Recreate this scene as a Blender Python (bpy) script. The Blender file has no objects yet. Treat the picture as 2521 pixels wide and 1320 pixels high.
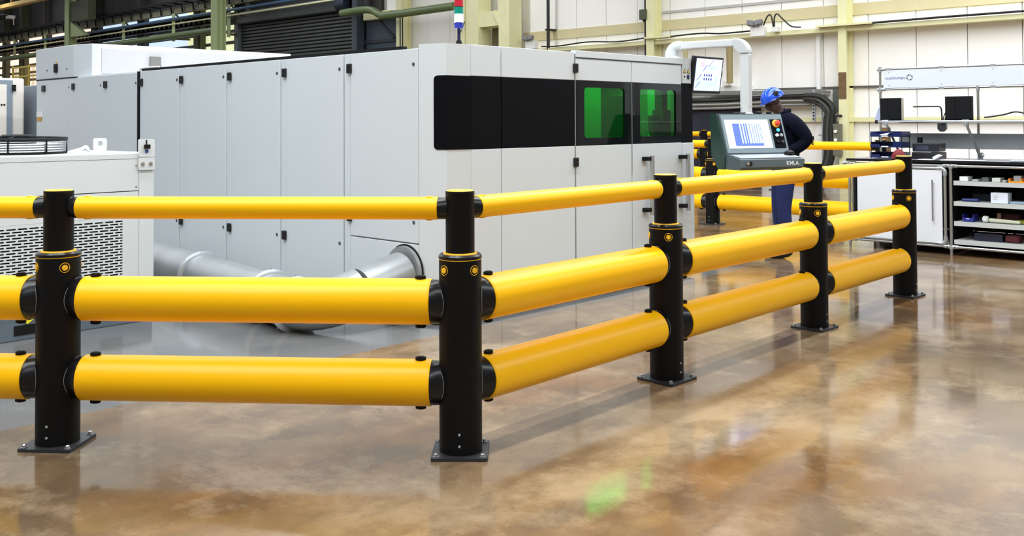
import bpy, bmesh, math, random
from mathutils import Vector, Matrix
random.seed(7)
scene = bpy.context.scene
COL = scene.collection
PI = math.pi

# ------------------------------------------------------------------ camera
# hall axes: +X along the rear wall to the right, +Y towards the rear wall, origin at the machine's corner
cam_d = bpy.data.cameras.new('camera'); cam = bpy.data.objects.new('camera', cam_d); COL.objects.link(cam)
R = Vector((0.7231, 0.6907, -0.0045)).normalized()
F = Vector((-0.6904, 0.7231, 0.0201)); F = (F - R * F.dot(R)).normalized()
U = R.cross(F).normalized()
M = Matrix.Identity(4)
for i in range(3):
    M[i][0] = R[i]; M[i][1] = U[i]; M[i][2] = -F[i]
M.translation = Vector((5.112, -4.627, 1.459))
cam.matrix_world = M
cam_d.sensor_width = 36.0; cam_d.sensor_fit = 'HORIZONTAL'
cam_d.lens = 2401.5 / 2521 * 36
cam_d.shift_y = (248.7 - 660) / 2521
cam_d.clip_end = 200
scene.camera = cam

# ------------------------------------------------------------------ world, lamps, exposure
w = bpy.data.worlds.new('hall_ambient'); scene.world = w; w.use_nodes = True
w.node_tree.nodes['Background'].inputs[0].default_value = (0.93, 0.96, 1.0, 1)
w.node_tree.nodes['Background'].inputs[1].default_value = 0.18
def lamp(name, x, y, z, sx, sy, power, col=(0.94, 0.98, 1.0)):
    d = bpy.data.lights.new(name, 'AREA'); d.shape = 'RECTANGLE'; d.size = sx; d.size_y = sy
    d.energy = power; d.color = col
    o = bpy.data.objects.new(name, d); COL.objects.link(o); o.location = (x, y, z)
    return o
for lx, pw in ((9.0, 1000), (1.85, 1250), (-0.7, 900), (-6, 480), (-13, 700), (-22, 620), (-34, 520), (-46, 480)):
    lamp('hall_strip_light', lx, 2.0, 8.2, 0.22, 24, pw)
scene.view_settings.view_transform = 'Standard'
scene.view_settings.look = 'None'
scene.view_settings.gamma = 1
scene.view_settings.use_curve_mapping = False
scene.view_settings.exposure = 0.42

# ------------------------------------------------------------------ materials
def lin(c):
    c /= 255.0
    return c / 12.92 if c <= 0.04045 else ((c + 0.055) / 1.055) ** 2.4
def L(r, g, b): return (lin(r), lin(g), lin(b), 1)
MATS = {}
def mat(name, rgb, rough=0.5, metal=0.0, var=0.06, scale=6.0, bump=0.0, emit=0.0, spec=0.5, coat=0.0, stretch=None):
    if name in MATS: return MATS[name]
    m = bpy.data.materials.new(name); m.use_nodes = True
    nt = m.node_tree; b = nt.nodes['Principled BSDF']
    c = L(*rgb)
    b.inputs['Roughness'].default_value = rough; b.inputs['Metallic'].default_value = metal
    b.inputs['Specular IOR Level'].default_value = spec
    b.inputs['Coat Weight'].default_value = coat
    tc = nt.nodes.new('ShaderNodeTexCoord'); mp = nt.nodes.new('ShaderNodeMapping')
    if stretch: mp.inputs['Scale'].default_value = stretch
    no = nt.nodes.new('ShaderNodeTexNoise'); no.inputs['Scale'].default_value = scale; no.inputs['Detail'].default_value = 5
    nt.links.new(tc.outputs['Object'], mp.inputs['Vector']); nt.links.new(mp.outputs['Vector'], no.inputs['Vector'])
    mx = nt.nodes.new('ShaderNodeMix'); mx.data_type = 'RGBA'
    mx.inputs[6].default_value = tuple(max(0, x * (1 - var)) for x in c[:3]) + (1,)
    mx.inputs[7].default_value = tuple(min(1, x * (1 + var)) for x in c[:3]) + (1,)
    nt.links.new(no.outputs['Fac'], mx.inputs[0]); nt.links.new(mx.outputs[2], b.inputs['Base Color'])
    if bump:
        bp = nt.nodes.new('ShaderNodeBump'); bp.inputs['Strength'].default_value = bump; bp.inputs['Distance'].default_value = 0.02
        nt.links.new(no.outputs['Fac'], bp.inputs['Height']); nt.links.new(bp.outputs['Normal'], b.inputs['Normal'])
    if emit:
        b.inputs['Emission Color'].default_value = c; b.inputs['Emission Strength'].default_value = emit
    MATS[name] = m
    return m

YEL = mat('rail_yellow', (255, 190, 0), 0.36, var=0.03, scale=3, spec=0.3)
BLK = mat('post_black', (8, 8, 9), 0.5, spec=0.2, var=0.2, scale=30, bump=0.04)
BLKG = mat('coupler_black', (12, 12, 15), 0.3, spec=0.4, var=0.1)
YTRIM = mat('trim_yellow', (252, 192, 34), 0.45)
STEEL = mat('zinc_steel', (190, 192, 194), 0.3, 0.9, var=0.15, scale=40)
PLATE = mat('plate_dark_steel', (62, 64, 68), 0.4, 0.6, var=0.25, scale=25)
PALE = mat('pale_joint', (150, 148, 142), 0.6)
MWH = mat('machine_paint_white', (208, 215, 219), 0.38, var=0.02, scale=2)
MBL = mat('machine_paint_black', (5, 6, 12), 0.55, spec=0.1, var=0.1, scale=60)
MGL = mat('machine_black_glass', (10, 11, 15), 0.06, var=0.05)
RUB = mat('black_rubber', (9, 9, 10), 0.6, spec=0.25)
HINGE = mat('hinge_black', (18, 18, 20), 0.45)
GAP = mat('panel_gap_dark', (60, 64, 70), 0.7)
GREYP = mat('grey_plastic', (150, 156, 160), 0.5)
ALU = mat('brushed_aluminium', (188, 192, 196), 0.33, 0.7, var=0.05, stretch=(1, 1, 12))
SKIRT = mat('skirt_slate', (88, 100, 110), 0.5)
GALV = mat('galvanised_duct', (158, 162, 164), 0.42, 0.55, var=0.22, scale=5)
WALLW = mat('wall_white', (246, 243, 238), 0.6, var=0.04, scale=0.8)
WALLD = mat('wall_dark_sheet', (58, 56, 56), 0.7, var=0.25, scale=1.2)
CREAM = mat('steel_pale_yellow', (226, 222, 176), 0.5, var=0.10, scale=2.5)
GREENP = mat('steel_moss_green', (176, 190, 138), 0.5, var=0.12, scale=2.0)
GREEND = mat('steel_dark_olive', (74, 78, 56), 0.6, var=0.2, scale=2.0)
PIPEG = mat('pipe_olive_green', (96, 112, 70), 0.45, var=0.12, scale=3)
BLUEP = mat('pipe_blue', (58, 92, 128), 0.4)
SHUT = mat('shutter_charcoal', (66, 70, 68), 0.5, var=0.15, scale=6)
NAVYD = mat('door_navy', (36, 38, 56), 0.5, var=0.15, scale=4)
CONS = mat('console_slate', (78, 90, 96), 0.45, var=0.05, scale=8)
CONSD = mat('console_dark_green', (38, 62, 58), 0.45, var=0.06)
CONSB = mat('console_bezel', (116, 132, 140), 0.4)
ARMW = mat('arm_light_grey', (206, 210, 214), 0.32, var=0.03)
SKIN = mat('skin_brown', (62, 40, 32), 0.5, var=0.1, scale=20)
JACK = mat('jacket_navy', (11, 13, 28), 0.95, spec=0.1, var=0.3, scale=14, bump=0.3)
TROU = mat('trousers_blue', (42, 50, 90), 0.95, spec=0.15, var=0.2, scale=12, bump=0.3)
BOOT = mat('boot_black', (18, 17, 18), 0.5)
HELM = mat('helmet_blue', (28, 78, 200), 0.18, var=0.03)
DESK = mat('worktop_grey', (120, 122, 136), 0.35, var=0.08, scale=10)
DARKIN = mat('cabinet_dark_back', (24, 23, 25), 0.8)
SHELFM = mat('shelf_grey_steel', (196, 200, 198), 0.4, 0.1, var=0.05)
BINB = mat('bin_blue', (34, 50, 108), 0.4)
BINB2 = mat('bin_royal', (38, 44, 130), 0.4)
PAPER = mat('paper_white', (232, 234, 240), 0.7)
REDM = mat('red_cloth', (112, 16, 24), 0.7, var=0.25, scale=20)
ORG = mat('tray_orange', (236, 150, 44), 0.5)
CABW = mat('cabinet_warm_white', (234, 226, 216), 0.5, var=0.03)
CABG = mat('cabinet_blue_grey', (132, 144, 156), 0.5)
WPLAS = mat('white_plastic', (236, 236, 234), 0.4)
TRAYM = mat('cable_tray_steel', (140, 140, 136), 0.45, 0.6, var=0.3, scale=30)
CABLE = mat('cable_black', (24, 24, 24), 0.5)
BROWN = mat('rust_brown', (110, 84, 56), 0.8, var=0.3, scale=14)
LUGW = mat('chiller_white', (203, 208, 209), 0.4, var=0.02, scale=2)
CHILI = mat('chiller_coil_dark', (12, 12, 14), 0.7)

# floor: sealed concrete, brown stained, with a bluer screed strip in front of the machine
def floor_material():
    m = bpy.data.materials.new('sealed_concrete'); m.use_nodes = True
    nt = m.node_tree; b = nt.nodes['Principled BSDF']; N = nt.nodes.new; K = nt.links.new
    tc = N('ShaderNodeTexCoord')
    def noise(scale, detail, st=(1, 1, 1), rough=0.55, dist=0.0):
        mp = N('ShaderNodeMapping'); mp.inputs['Scale'].default_value = st
        n = N('ShaderNodeTexNoise'); n.inputs['Scale'].default_value = scale; n.inputs['Detail'].default_value = detail
        n.inputs['Roughness'].default_value = rough; n.inputs['Distortion'].default_value = dist
        K(tc.outputs['Object'], mp.inputs[0]); K(mp.outputs[0], n.inputs['Vector']); return n.outputs['Fac']
    def ramp(f, stops):
        r = N('ShaderNodeValToRGB'); e = r.color_ramp.elements
        while len(e) < len(stops): e.new(0.5)
        for el, (p, c) in zip(e, stops): el.position = p; el.color = c
        K(f, r.inputs[0]); return r.outputs[0]
    def mix(f, a, c):
        x = N('ShaderNodeMix'); x.data_type = 'RGBA'
        if isinstance(f, float): x.inputs[0].default_value = f
        else: K(f, x.inputs[0])
        K(a, x.inputs[6]); K(c, x.inputs[7]); return x.outputs[2]
    def math_(op, a, c=0.0):
        x = N('ShaderNodeMath'); x.operation = op; x.use_clamp = True
        for i, v in enumerate((a, c)):
            if isinstance(v, (int, float)): x.inputs[i].default_value = v
            else: K(v, x.inputs[i])
        return x.outputs[0]
    big = noise(0.55, 8, rough=0.6, dist=0.15)
    base = ramp(big, [(0.34, L(82, 66, 49)), (0.46, L(106, 86, 63)), (0.56, L(130, 109, 83)), (0.66, L(150, 132, 106))])
    och = ramp(noise(0.9, 7, (1, 0.55, 1), dist=0.2), [(0.50, (0, 0, 0, 1)), (0.70, (1, 1, 1, 1))])
    ocol = N('ShaderNodeRGB'); ocol.outputs[0].default_value = L(116, 78, 36)
    c1 = mix(math_('MULTIPLY', och, 0.75), base, ocol.outputs[0])
    blot = ramp(noise(3.2, 9, (1, 0.6, 1), rough=0.66, dist=0.1), [(0.46, (0, 0, 0, 1)), (0.60, (1, 1, 1, 1))])
    dcol = N('ShaderNodeRGB'); dcol.outputs[0].default_value = L(62, 51, 42)
    c2 = mix(math_('MULTIPLY', blot, 0.42), c1, dcol.outputs[0])
    pal = ramp(noise(2.6, 10, (0.8, 1, 1), rough=0.72, dist=0.0), [(0.50, (0, 0, 0, 1)), (0.64, (1, 1, 1, 1))])
    pcol = N('ShaderNodeRGB'); pcol.outputs[0].default_value = L(166, 146, 118)
    c2 = mix(math_('MULTIPLY', pal, 0.36), c2, pcol.outputs[0])
    spk = ramp(noise(70, 3), [(0.63, (0, 0, 0, 1)), (0.70, (1, 1, 1, 1))])
    scol = N('ShaderNodeRGB'); scol.outputs[0].default_value = L(46, 40, 35)
    c3 = mix(math_('MULTIPLY', spk, 0.35), c2, scol.outputs[0])
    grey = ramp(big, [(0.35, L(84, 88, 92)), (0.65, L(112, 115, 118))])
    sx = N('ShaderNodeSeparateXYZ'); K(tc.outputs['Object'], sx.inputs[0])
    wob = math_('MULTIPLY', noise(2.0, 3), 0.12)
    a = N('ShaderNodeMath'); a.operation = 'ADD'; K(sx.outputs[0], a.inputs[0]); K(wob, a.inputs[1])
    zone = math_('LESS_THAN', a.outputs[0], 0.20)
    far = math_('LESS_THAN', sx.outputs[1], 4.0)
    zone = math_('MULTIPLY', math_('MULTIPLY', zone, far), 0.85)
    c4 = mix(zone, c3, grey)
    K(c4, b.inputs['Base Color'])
    rr = ramp(noise(1.3, 5, dist=0.5), [(0.3, (0.06, 0.06, 0.06, 1)), (0.7, (0.16, 0.16, 0.16, 1))])
    K(rr, b.inputs['Roughness'])
    b.inputs['Specular IOR Level'].default_value = 0.62
    bp = N('ShaderNodeBump'); bp.inputs['Strength'].default_value = 0.035; bp.inputs['Distance'].default_value = 0.01
    K(noise(7, 4), bp.inputs['Height']); K(bp.outputs[0], b.inputs['Normal'])
    return m
FLOORM = floor_material()

def emis(name, rgb, s):
    return mat(name, rgb, 0.4, var=0.0, emit=s)

# ------------------------------------------------------------------ mesh helpers
def box(bm, x0, x1, y0, y1, z0, z1):
    vs = [bm.verts.new((x, y, z)) for x in (x0, x1) for y in (y0, y1) for z in (z0, z1)]
    for f in ((0, 1, 3, 2), (4, 6, 7, 5), (0, 4, 5, 1), (2, 3, 7, 6), (0, 2, 6, 4), (1, 5, 7, 3)):
        bm.faces.new([vs[i] for i in f])
def frame_of(d, up=None):
    d = Vector(d).normalized()
    up = Vector(up) if up else (Vector((0, 0, 1)) if abs(d.z) < 0.95 else Vector((1, 0, 0)))
    a = up.cross(d).normalized(); return d, a, d.cross(a).normalized()
def obox(bm, o, X, Y, Z):
    """box from corner-centre o with half-vectors X, Y, Z"""
    o, X, Y, Z = Vector(o), Vector(X), Vector(Y), Vector(Z)
    vs = [bm.verts.new(o + X * a + Y * b + Z * c) for a in (-1, 1) for b in (-1, 1) for c in (-1, 1)]
    for f in ((0, 1, 3, 2), (4, 6, 7, 5), (0, 4, 5, 1), (2, 3, 7, 6), (0, 2, 6, 4), (1, 5, 7, 3)):
        bm.faces.new([vs[i] for i in f])
def bar(bm, p0, p1, wd, ht, up=None):
    p0, p1 = Vector(p0), Vector(p1); d, a, b = frame_of(p1 - p0, up)
    obox(bm, (p0 + p1) / 2, d * (p1 - p0).length / 2, a * wd / 2, b * ht / 2)
def lathe(bm, p, axis, prof, seg=24, ref=None):
    """prof: list of (distance along axis, radius)"""
    p = Vector(p); d, a, b = frame_of(axis, ref); rings = []
    for t, r in prof:
        c = p + d * t
        if r < 1e-6: rings.append([bm.verts.new(c)])
        else: rings.append([bm.verts.new(c + (a * math.cos(2 * PI * i / seg) + b * math.sin(2 * PI * i / seg)) * r) for i in range(seg)])
    for A, B in zip(rings, rings[1:]):
        for i in range(seg):
            j = (i + 1) % seg
            if len(A) == 1 and len(B) == 1: continue
            if len(A) == 1: bm.faces.new((A[0], B[j], B[i]))
            elif len(B) == 1: bm.faces.new((A[i], A[j], B[0]))
            else: bm.faces.new((A[i], A[j], B[j], B[i]))
    if len(rings[0]) > 1: bm.faces.new(list(reversed(rings[0])))
    if len(rings[-1]) > 1: bm.faces.new(rings[-1])
def cyl(bm, p0, p1, r, seg=16):
    p0, p1 = Vector(p0), Vector(p1); lathe(bm, p0, p1 - p0, [(0, r), ((p1 - p0).length, r)], seg)
def sweep(bm, pts, r, seg=10, closed=False, flat=1.0):
    pts = [Vector(p) for p in pts]; n = len(pts); rings = []; a = None
    for i, p in enumerate(pts):
        if closed: t = pts[(i + 1) % n] - pts[i - 1]
        else: t = pts[min(i + 1, n - 1)] - pts[max(i - 1, 0)]
        t.normalize()
        if a is None: _, a, b = frame_of(t)
        a = (a - t * a.dot(t)).normalized(); b = t.cross(a)
        rr = r[i] if isinstance(r, (list, tuple)) else r
        rings.append([bm.verts.new(p + a * math.cos(2 * PI * k / seg) * rr + b * math.sin(2 * PI * k / seg) * rr * flat) for k in range(seg)])
    for i in range(n if closed else n - 1):
        A, B = rings[i], rings[(i + 1) % n]
        for k in range(seg):
            j = (k + 1) % seg; bm.faces.new((A[k], A[j], B[j], B[k]))
    if not closed:
        bm.faces.new(list(reversed(rings[0]))); bm.faces.new(rings[-1])
def smooth_path(pts, n=6):
    pts = [Vector(p) for p in pts]; out = []
    for i in range(len(pts) - 1):
        p0, p1, p2, p3 = pts[max(i - 1, 0)], pts[i], pts[i + 1], pts[min(i + 2, len(pts) - 1)]
        for k in range(n):
            t = k / n
            out.append(0.5 * ((2 * p1) + (p2 - p0) * t + (2 * p0 - 5 * p1 + 4 * p2 - p3) * t * t + (3 * p1 - p0 - 3 * p2 + p3) * t ** 3))
    out.append(pts[-1]); return out
def prism(bm, poly, ext, origin=(0, 0, 0)):
    """poly of 3D points, extruded along vector ext"""
    e = Vector(ext); o = Vector(origin)
    A = [bm.verts.new(Vector(p) + o) for p in poly]; B = [bm.verts.new(Vector(p) + o + e) for p in poly]
    n = len(poly)
    bm.faces.new(A); bm.faces.new(list(reversed(B)))
    for i in range(n):
        j = (i + 1) % n; bm.faces.new((A[j], A[i], B[i], B[j]))
def rrect(w_, h_, r, n=4):
    out = []
    for cx, cy, a0 in ((w_ / 2 - r, h_ / 2 - r, 0), (-w_ / 2 + r, h_ / 2 - r, 90), (-w_ / 2 + r, -h_ / 2 + r, 180), (w_ / 2 - r, -h_ / 2 + r, 270)):
        for k in range(n + 1):
            a = math.radians(a0 + 90 * k / n); out.append((cx + r * math.cos(a), cy + r * math.sin(a)))
    return out

WM = {}
def mesh_of(name, bm, m, smooth=False, bevel=0.0):
    if bevel: bmesh.ops.bevel(bm, geom=[e for e in bm.edges], offset=bevel, segments=2, affect='EDGES', profile=0.5)
    bmesh.ops.recalc_face_normals(bm, faces=bm.faces)
    me = bpy.data.meshes.new(name); bm.to_mesh(me); bm.free()
    for x in (m if isinstance(m, (list, tuple)) else [m]): me.materials.append(x)
    if smooth:
        for p in me.polygons: p.use_smooth = True
        try: me.set_sharp_from_angle(angle=math.radians(38))
        except Exception: pass
    return me
def link(name, me, parent=None, M_=None):
    o = bpy.data.objects.new(name, me); COL.objects.link(o)
    if parent is not None: o.parent = parent
    if M_ is not None: o.matrix_basis = M_
    WM[o.name] = (WM[parent.name] if parent is not None else Matrix.Identity(4)) @ (M_ if M_ is not None else Matrix.Identity(4))
    return o
def obj(name, bm, m, parent=None, smooth=False, bevel=0.0, local=False):
    """bm is in world coordinates unless local"""
    if parent is not None and not local: bm.transform(WM[parent.name].inverted())
    return link(name, mesh_of(name, bm, m, smooth, bevel), parent)
def tag(o, label=None, cat=None, group=None, kind=None):
    for k, v in (('label', label), ('category', cat), ('group', group), ('kind', kind)):
        if v: o[k] = v
    return o
def thing(name, label, cat, loc=(0, 0, 0), group=None, kind=None, rotz=0.0):
    o = link(name, None, None, Matrix.Translation(loc) @ Matrix.Rotation(rotz, 4, 'Z'))
    return tag(o, label, cat, group, kind)
def single(name, bm, m, label, cat, group=None, loc=None, smooth=False, bevel=0.0, kind=None):
    """one-mesh thing whose origin is moved to loc (or its base centre)"""
    if loc is None:
        xs = [v.co for v in bm.verts]
        loc = ((min(c.x for c in xs) + max(c.x for c in xs)) / 2, (min(c.y for c in xs) + max(c.y for c in xs)) / 2, min(c.z for c in xs))
    bm.transform(Matrix.Translation(loc).inverted())
    return tag(link(name, mesh_of(name, bm, m, smooth, bevel), None, Matrix.Translation(loc)), label, cat, group, kind)
def B(): return bmesh.new()
def text_mesh(name, s, size, o, right, up, m, parent, ext=0.001, align='LEFT', bold=0.0):
    cu = bpy.data.curves.new('txt', 'FONT'); cu.body = s; cu.size = size; cu.extrude = ext; cu.align_x = align; cu.offset = bold
    t = bpy.data.objects.new('txt', cu); COL.objects.link(t)
    dg = bpy.context.evaluated_depsgraph_get(); me = bpy.data.meshes.new_from_object(t.evaluated_get(dg))
    bpy.data.objects.remove(t)
    r, u = Vector(right).normalized(), Vector(up).normalized(); n = r.cross(u)
    T = Matrix.Identity(4)
    for i in range(3): T[i][0], T[i][1], T[i][2] = r[i], u[i], n[i]
    T.translation = Vector(o)
    me.transform(WM[parent.name].inverted() @ T)
    me.materials.clear(); me.materials.append(m)
    return link(name, me, parent)

# ------------------------------------------------------------------ floor and rear wall
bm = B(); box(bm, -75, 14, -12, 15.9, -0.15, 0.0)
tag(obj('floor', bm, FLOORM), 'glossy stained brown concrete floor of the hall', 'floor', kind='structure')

bm = B(); box(bm, -75, 12, 15.62, 15.85, 0, 9.0)
wall = tag(obj('wall_rear', bm, mat('wall_backing', (176, 174, 170), 0.8)), 'tall rear hall wall of white sheet panels and dark sheeting', 'wall', kind='structure')
# white sheets, 1 m wide, on the right; each a piece
bmw = B(); box(bmw, 0, 0.985, 15.50, 15.615, 0.0, 2.14); me_lo = mesh_of('panel', bmw, WALLW)
bmw = B(); box(bmw, 0, 0.985, 15.50, 15.615, 2.155, 9.0); me_hi = mesh_of('panel', bmw, WALLW)
x = -19.71
while x < 8:
    if not (-8.2 < x < -5.9): pass
    link('panel', me_lo, wall, Matrix.Translation((x, 0, 0)))
    link('panel', me_hi, wall, Matrix.Translation((x, 0, 0)))
    x += 1.003
bmw = B(); box(bmw, 0, 1.98, 15.50, 15.615, 6.2, 9.0); me_d = mesh_of('panel', bmw, WALLD)
bmw = B(); box(bmw, 0, 1.98, 15.50, 15.615, 0.0, 3.2); me_dl = mesh_of('panel', bmw, WALLD)
x = -72
while x < -20.4:
    if x > -29:
        bmw = B(); box(bmw, x, x + 1.98, 15.50, 15.615, 3.2, 6.2); obj('panel', bmw, WALLD, wall)
    link('panel', me_d, wall, Matrix.Translation((x, 0, 0))); link('panel', me_dl, wall, Matrix.Translation((x, 0, 0)))
    x += 2.0
# translucent daylight strips in the dark part
PANEC = emis('pane_daylight_cool', (196, 214, 230), 0.8)
PANEW = emis('pane_daylight_warm', (250, 216, 196), 1.0)
PANEY = emis('pane_daylight_yellow', (216, 220, 176), 0.75)
win = tag(obj('window_1', (lambda b_: (box(b_, -72, -28.8, 15.57, 15.62, 3.2, 6.2), b_)[1])(B()), mat('window_frame_dark', (60, 60, 58), 0.6)), 'long daylight window strip high in the dark rear wall', 'window', kind='structure')
x = -71.9
while x < -29.6:
    pm = PANEW if x < -42.5 else (PANEY if x > -33.4 else PANEC)
    bmw = B(); box(bmw, x, x + 0.93, 15.52, 15.56, 5.78, 6.17); obj('pane', bmw, pm, win)
    for z0, z1 in ((4.66, 4.96), (4.26, 4.52), (3.86, 4.12), (3.3, 3.72), (5.1, 5.28)):
        bmw = B(); box(bmw, x, x + 0.93, 15.52, 15.56, z0, z1); obj('pane', bmw, pm, win)
    x += 1.0

# yellow sheeting rails along the white wall
def rail_trim(name, x0, x1, z0, z1, y, m, label):
    b_ = B(); box(b_, x0, x1, y, 15.5, z0, z1)
    return tag(obj(name, b_, m), label, 'wall rail', kind='structure')
rail_trim('trim_1', -13.4, 8, 3.33, 3.425, 15.16, CREAM, 'pale yellow sheeting rail crossing the white wall below the floodlights')
rail_trim('trim_2', -13.6, 8, 3.68, 3.93, 15.46, mat('band_faded_yellow', (208, 196, 156), 0.6, var=0.1, scale=3), 'faded yellow band across the white wall above the sheeting rail')
rail_trim('trim_3', -19.6, 8, 1.40, 1.50, 15.40, CREAM, 'low pale yellow rail on the white wall behind the workbench')
rail_trim('trim_4', -6.0, 8, 2.125, 2.165, 15.44, mat('trim_line_dark', (90, 84, 80), 0.6), 'thin dark metal strip along the white wall above the cable trays')
rail_trim('trim_5', -8.9, 8, 4.10, 4.16, 15.47, mat('band_grey', (186, 184, 182), 0.6), 'thin grey line high on the white wall near the yellow column')

# ------------------------------------------------------------------ steel columns
def i_col(name, x, y, wd, dp, m, label, z1=9.0, flange=0.03):
    t = thing(name, label, 'column', (x, y, 0), 'steel columns along the rear wall')
    b_ = B(); box(b_, x - wd / 2, x + wd / 2, y - dp / 2, y - dp / 2 + flange, 0, z1); obj('flange', b_, m, t)
    b_ = B(); box(b_, x - wd / 2, x + wd / 2, y + dp / 2 - flange, y + dp / 2, 0, z1); obj('flange', b_, m, t)
    b_ = B(); box(b_, x - wd * 0.06, x + wd * 0.06, y - dp / 2 + flange, y + dp / 2 - flange, 0, z1); obj('web', b_, m, t)
    return t
c1 = i_col('wall_column', -4.08, 15.3, 0.18, 0.34, CREAM, 'pale yellow steel wall column with a worn brown patch, beside the workbench')
b_ = B(); box(b_, -4.165, -3.995, 15.115, 15.132, 1.89, 2.45); obj('worn_patch', b_, BROWN, c1)
b_ = B(); box(b_, -4.62, -3.4, 15.0, 15.3, 3.43, 3.47); obj('cleat_plate', b_, CREAM, c1)
c2 = i_col('wall_column', -9.02, 15.28, 0.22, 0.36, CREAM, 'pale yellow steel wall column rising behind the machine arm elbow')
b_ = B(); box(b_, -9.12, -8.4, 15.0, 15.3, 3.46, 3.5); obj('cleat_plate', b_, CREAM, c2)
b_ = B(); box(b_, -9.3, -9.1, 15.05, 15.3, 3.95, 4.2); obj('bracket_box', b_, GREEND, c2)
i_col('wall_column', -18.55, 15.22, 0.24, 0.42, CREAM, 'narrow olive wall column between the roller shutter and the signal tower')
def crane_col(x, m, label, side=1):
    t = i_col('crane_column', x, 13.85, 0.42, 0.38, m, label, flange=0.04)
    b_ = B()
    prism(b_, [(x + 0.2, 13.8, 6.98), (x + 0.2, 13.8, 9.0), (x + 2.0, 13.8, 9.0), (x + 2.0, 13.8, 8.4), (x + 1.3, 13.8, 7.1)], (0, 0.1, 0)); obj('haunch', b_, m, t)
    return t
cc = crane_col(-40.75, GREENP, 'tall moss green crane column behind the white upper housing at far left')
b_ = B(); box(b_, -40.5, -38.6, 13.75, 14.1, 6.1, 7.0); obj('junction_housing', b_, GREEND, cc)
b_ = B(); prism(b_, [(-40.55, 13.75, 5.4), (-40.55, 13.75, 6.1), (-38.9, 13.75, 5.4)], (0, 0.2, 0)); obj('gusset', b_, GREENP, cc)
crane_col(-27.47, GREENP, 'moss green crane column standing left of the charcoal roller shutter')
bc = thing('braced_crane_column', 'pale yellow braced twin column behind the signal tower', 'column', (-14.8, 14.8, 0), 'steel columns along the rear wall')
for x0, x1 in ((-15.45, -15.12), (-15.05, -14.55), (-13.75, -13.35)):
    b_ = B(); box(b_, x0, x1, 14.6, 15.1, 0, 9); obj('post', b_, CREAM, bc)
b_ = B(); box(b_, -15.2, -14.9, 14.68, 15.0, 0, 9); obj('web', b_, CREAM, bc)
for z0 in (4.1, 1.5, 6.6):
    b_ = B(); box(b_, -14.55, -13.75, 14.65, 15.0, z0, z0 + 0.42); obj('cross_tie', b_, CREAM, bc)
b_ = B(); bar(b_, (-13.95, 14.62, 4.5), (-13.45, 14.62, 3.7), 0.05, 0.1); obj('brace', b_, CREAM, bc)
b_ = B(); box(b_, -14.5, -13.8, 15.1, 15.3, 3.2, 4.1); obj('backing_plate', b_, mat('dull_brown_steel', (108, 100, 72), 0.6), bc)
b_ = B(); sweep(b_, [(-15.5, 14.55, 4.25), (-15.0, 14.5, 4.28), (-15.2, 14.5, 3.95)], 0.015, 6); obj('hook', b_, GREEND, bc)
# dark wall stanchions at far left
for i, (x, wd, lab) in enumerate(((-47.4, 0.5, 'dark wall stanchion just left of the moss green column'), (-50.6, 0.62, 'dark brown wall stanchion behind the ladder tray at far left'), (-41.4, 0.7, 'dark olive wall stanchion just right of the far moss green column'),
                              (-53.2, 0.3, 'slim dark wall stanchion at the far left edge'), (-36.6, 0.5, 'dark olive wall stanchion between the two moss green columns'), (-31.6, 0.45, 'olive wall stanchion close beside the near moss green column'), (-28.5, 0.28, 'thin dark post at the left jamb of the roller shutter'))):
    b_ = B(); box(b_, x - wd / 2, x + wd / 2, 15.25, 15.5, 0, 9)
    box(b_, x - wd * .3, x + wd * .3, 15.15, 15.25, 0, 9)
    single('wall_stanchion', b_, GREEND if i % 2 else mat('stanchion_dark', (52, 48, 44), 0.7), lab, 'column', 'dark stanchions of the left wall')

# ------------------------------------------------------------------ pipes and trays on the left wall
lt = thing('ladder_tray', 'black ladder cable tray with hooped rungs along the dark left wall', 'cable tray', (-42, 14.7, 6.4))
b_ = B(); bar(b_, (-60, 14.35, 6.31), (-26, 14.35, 6.31), 0.06, 0.09); obj('side_rail', b_, RUB, lt)
b_ = B(); bar(b_, (-60, 14.85, 6.29), (-26, 14.85, 6.29), 0.05, 0.09); obj('side_rail', b_, RUB, lt)
b_ = B(); sweep(b_, [(0, 14.35, 6.29), (0.05, 14.5, 6.31), (0.15, 14.85, 6.27), (0.15, 14.9, 5.96)], 0.035, 6); me_r = mesh_of('rung', b_, RUB)
for k in range(36): link('rung', me_r, lt, WM[lt.name].inverted() @ Matrix.Translation((-59 + k * 0.92, 0, 0)))
b_ = B(); box(b_, -62, -26, 14.95, 15.15, 5.95, 6.18); single('crane_girder', b_, mat('girder_olive', (128, 124, 102), 0.6, var=0.2, scale=2), 'dull olive girder running below the black ladder tray', 'girder', smooth=False)
def pipe(name, pts, r, m, label, seg=10):
    b_ = B(); sweep(b_, pts, r, seg); return single(name, b_, m, label, 'pipe', smooth=True, loc=tuple(pts[0]))
pipe('service_pipe', [(-62, 14.7, 5.62), (-21.5, 14.7, 5.72)], 0.055, BLUEP, 'slim blue pipe running high along the dark left wall')
pipe('service_pipe', [(-62, 14.68, 5.42), (-21.5, 14.68, 5.5)], 0.03, CREAM, 'thin pale yellow conduit just below the blue pipe')
pipe('gas_main', [(-62, 14.6, 4.92), (-40, 14.6, 4.95), (-28.7, 14.6, 5.0)], 0.12, PIPEG, 'thick olive green pipe running along the left wall below the blue pipe', 14)
pipe('gas_main', smooth_path([(-20.95, 14.6, 5.0), (-19.8, 14.6, 5.02), (-19.3, 14.6, 4.95), (-18.95, 14.6, 4.80), (-18.45, 14.6, 4.75), (-15.55, 14.6, 4.78)], 5), 0.12, PIPEG, 'thick olive green pipe with a dip right of the roller shutter', 14)
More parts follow.
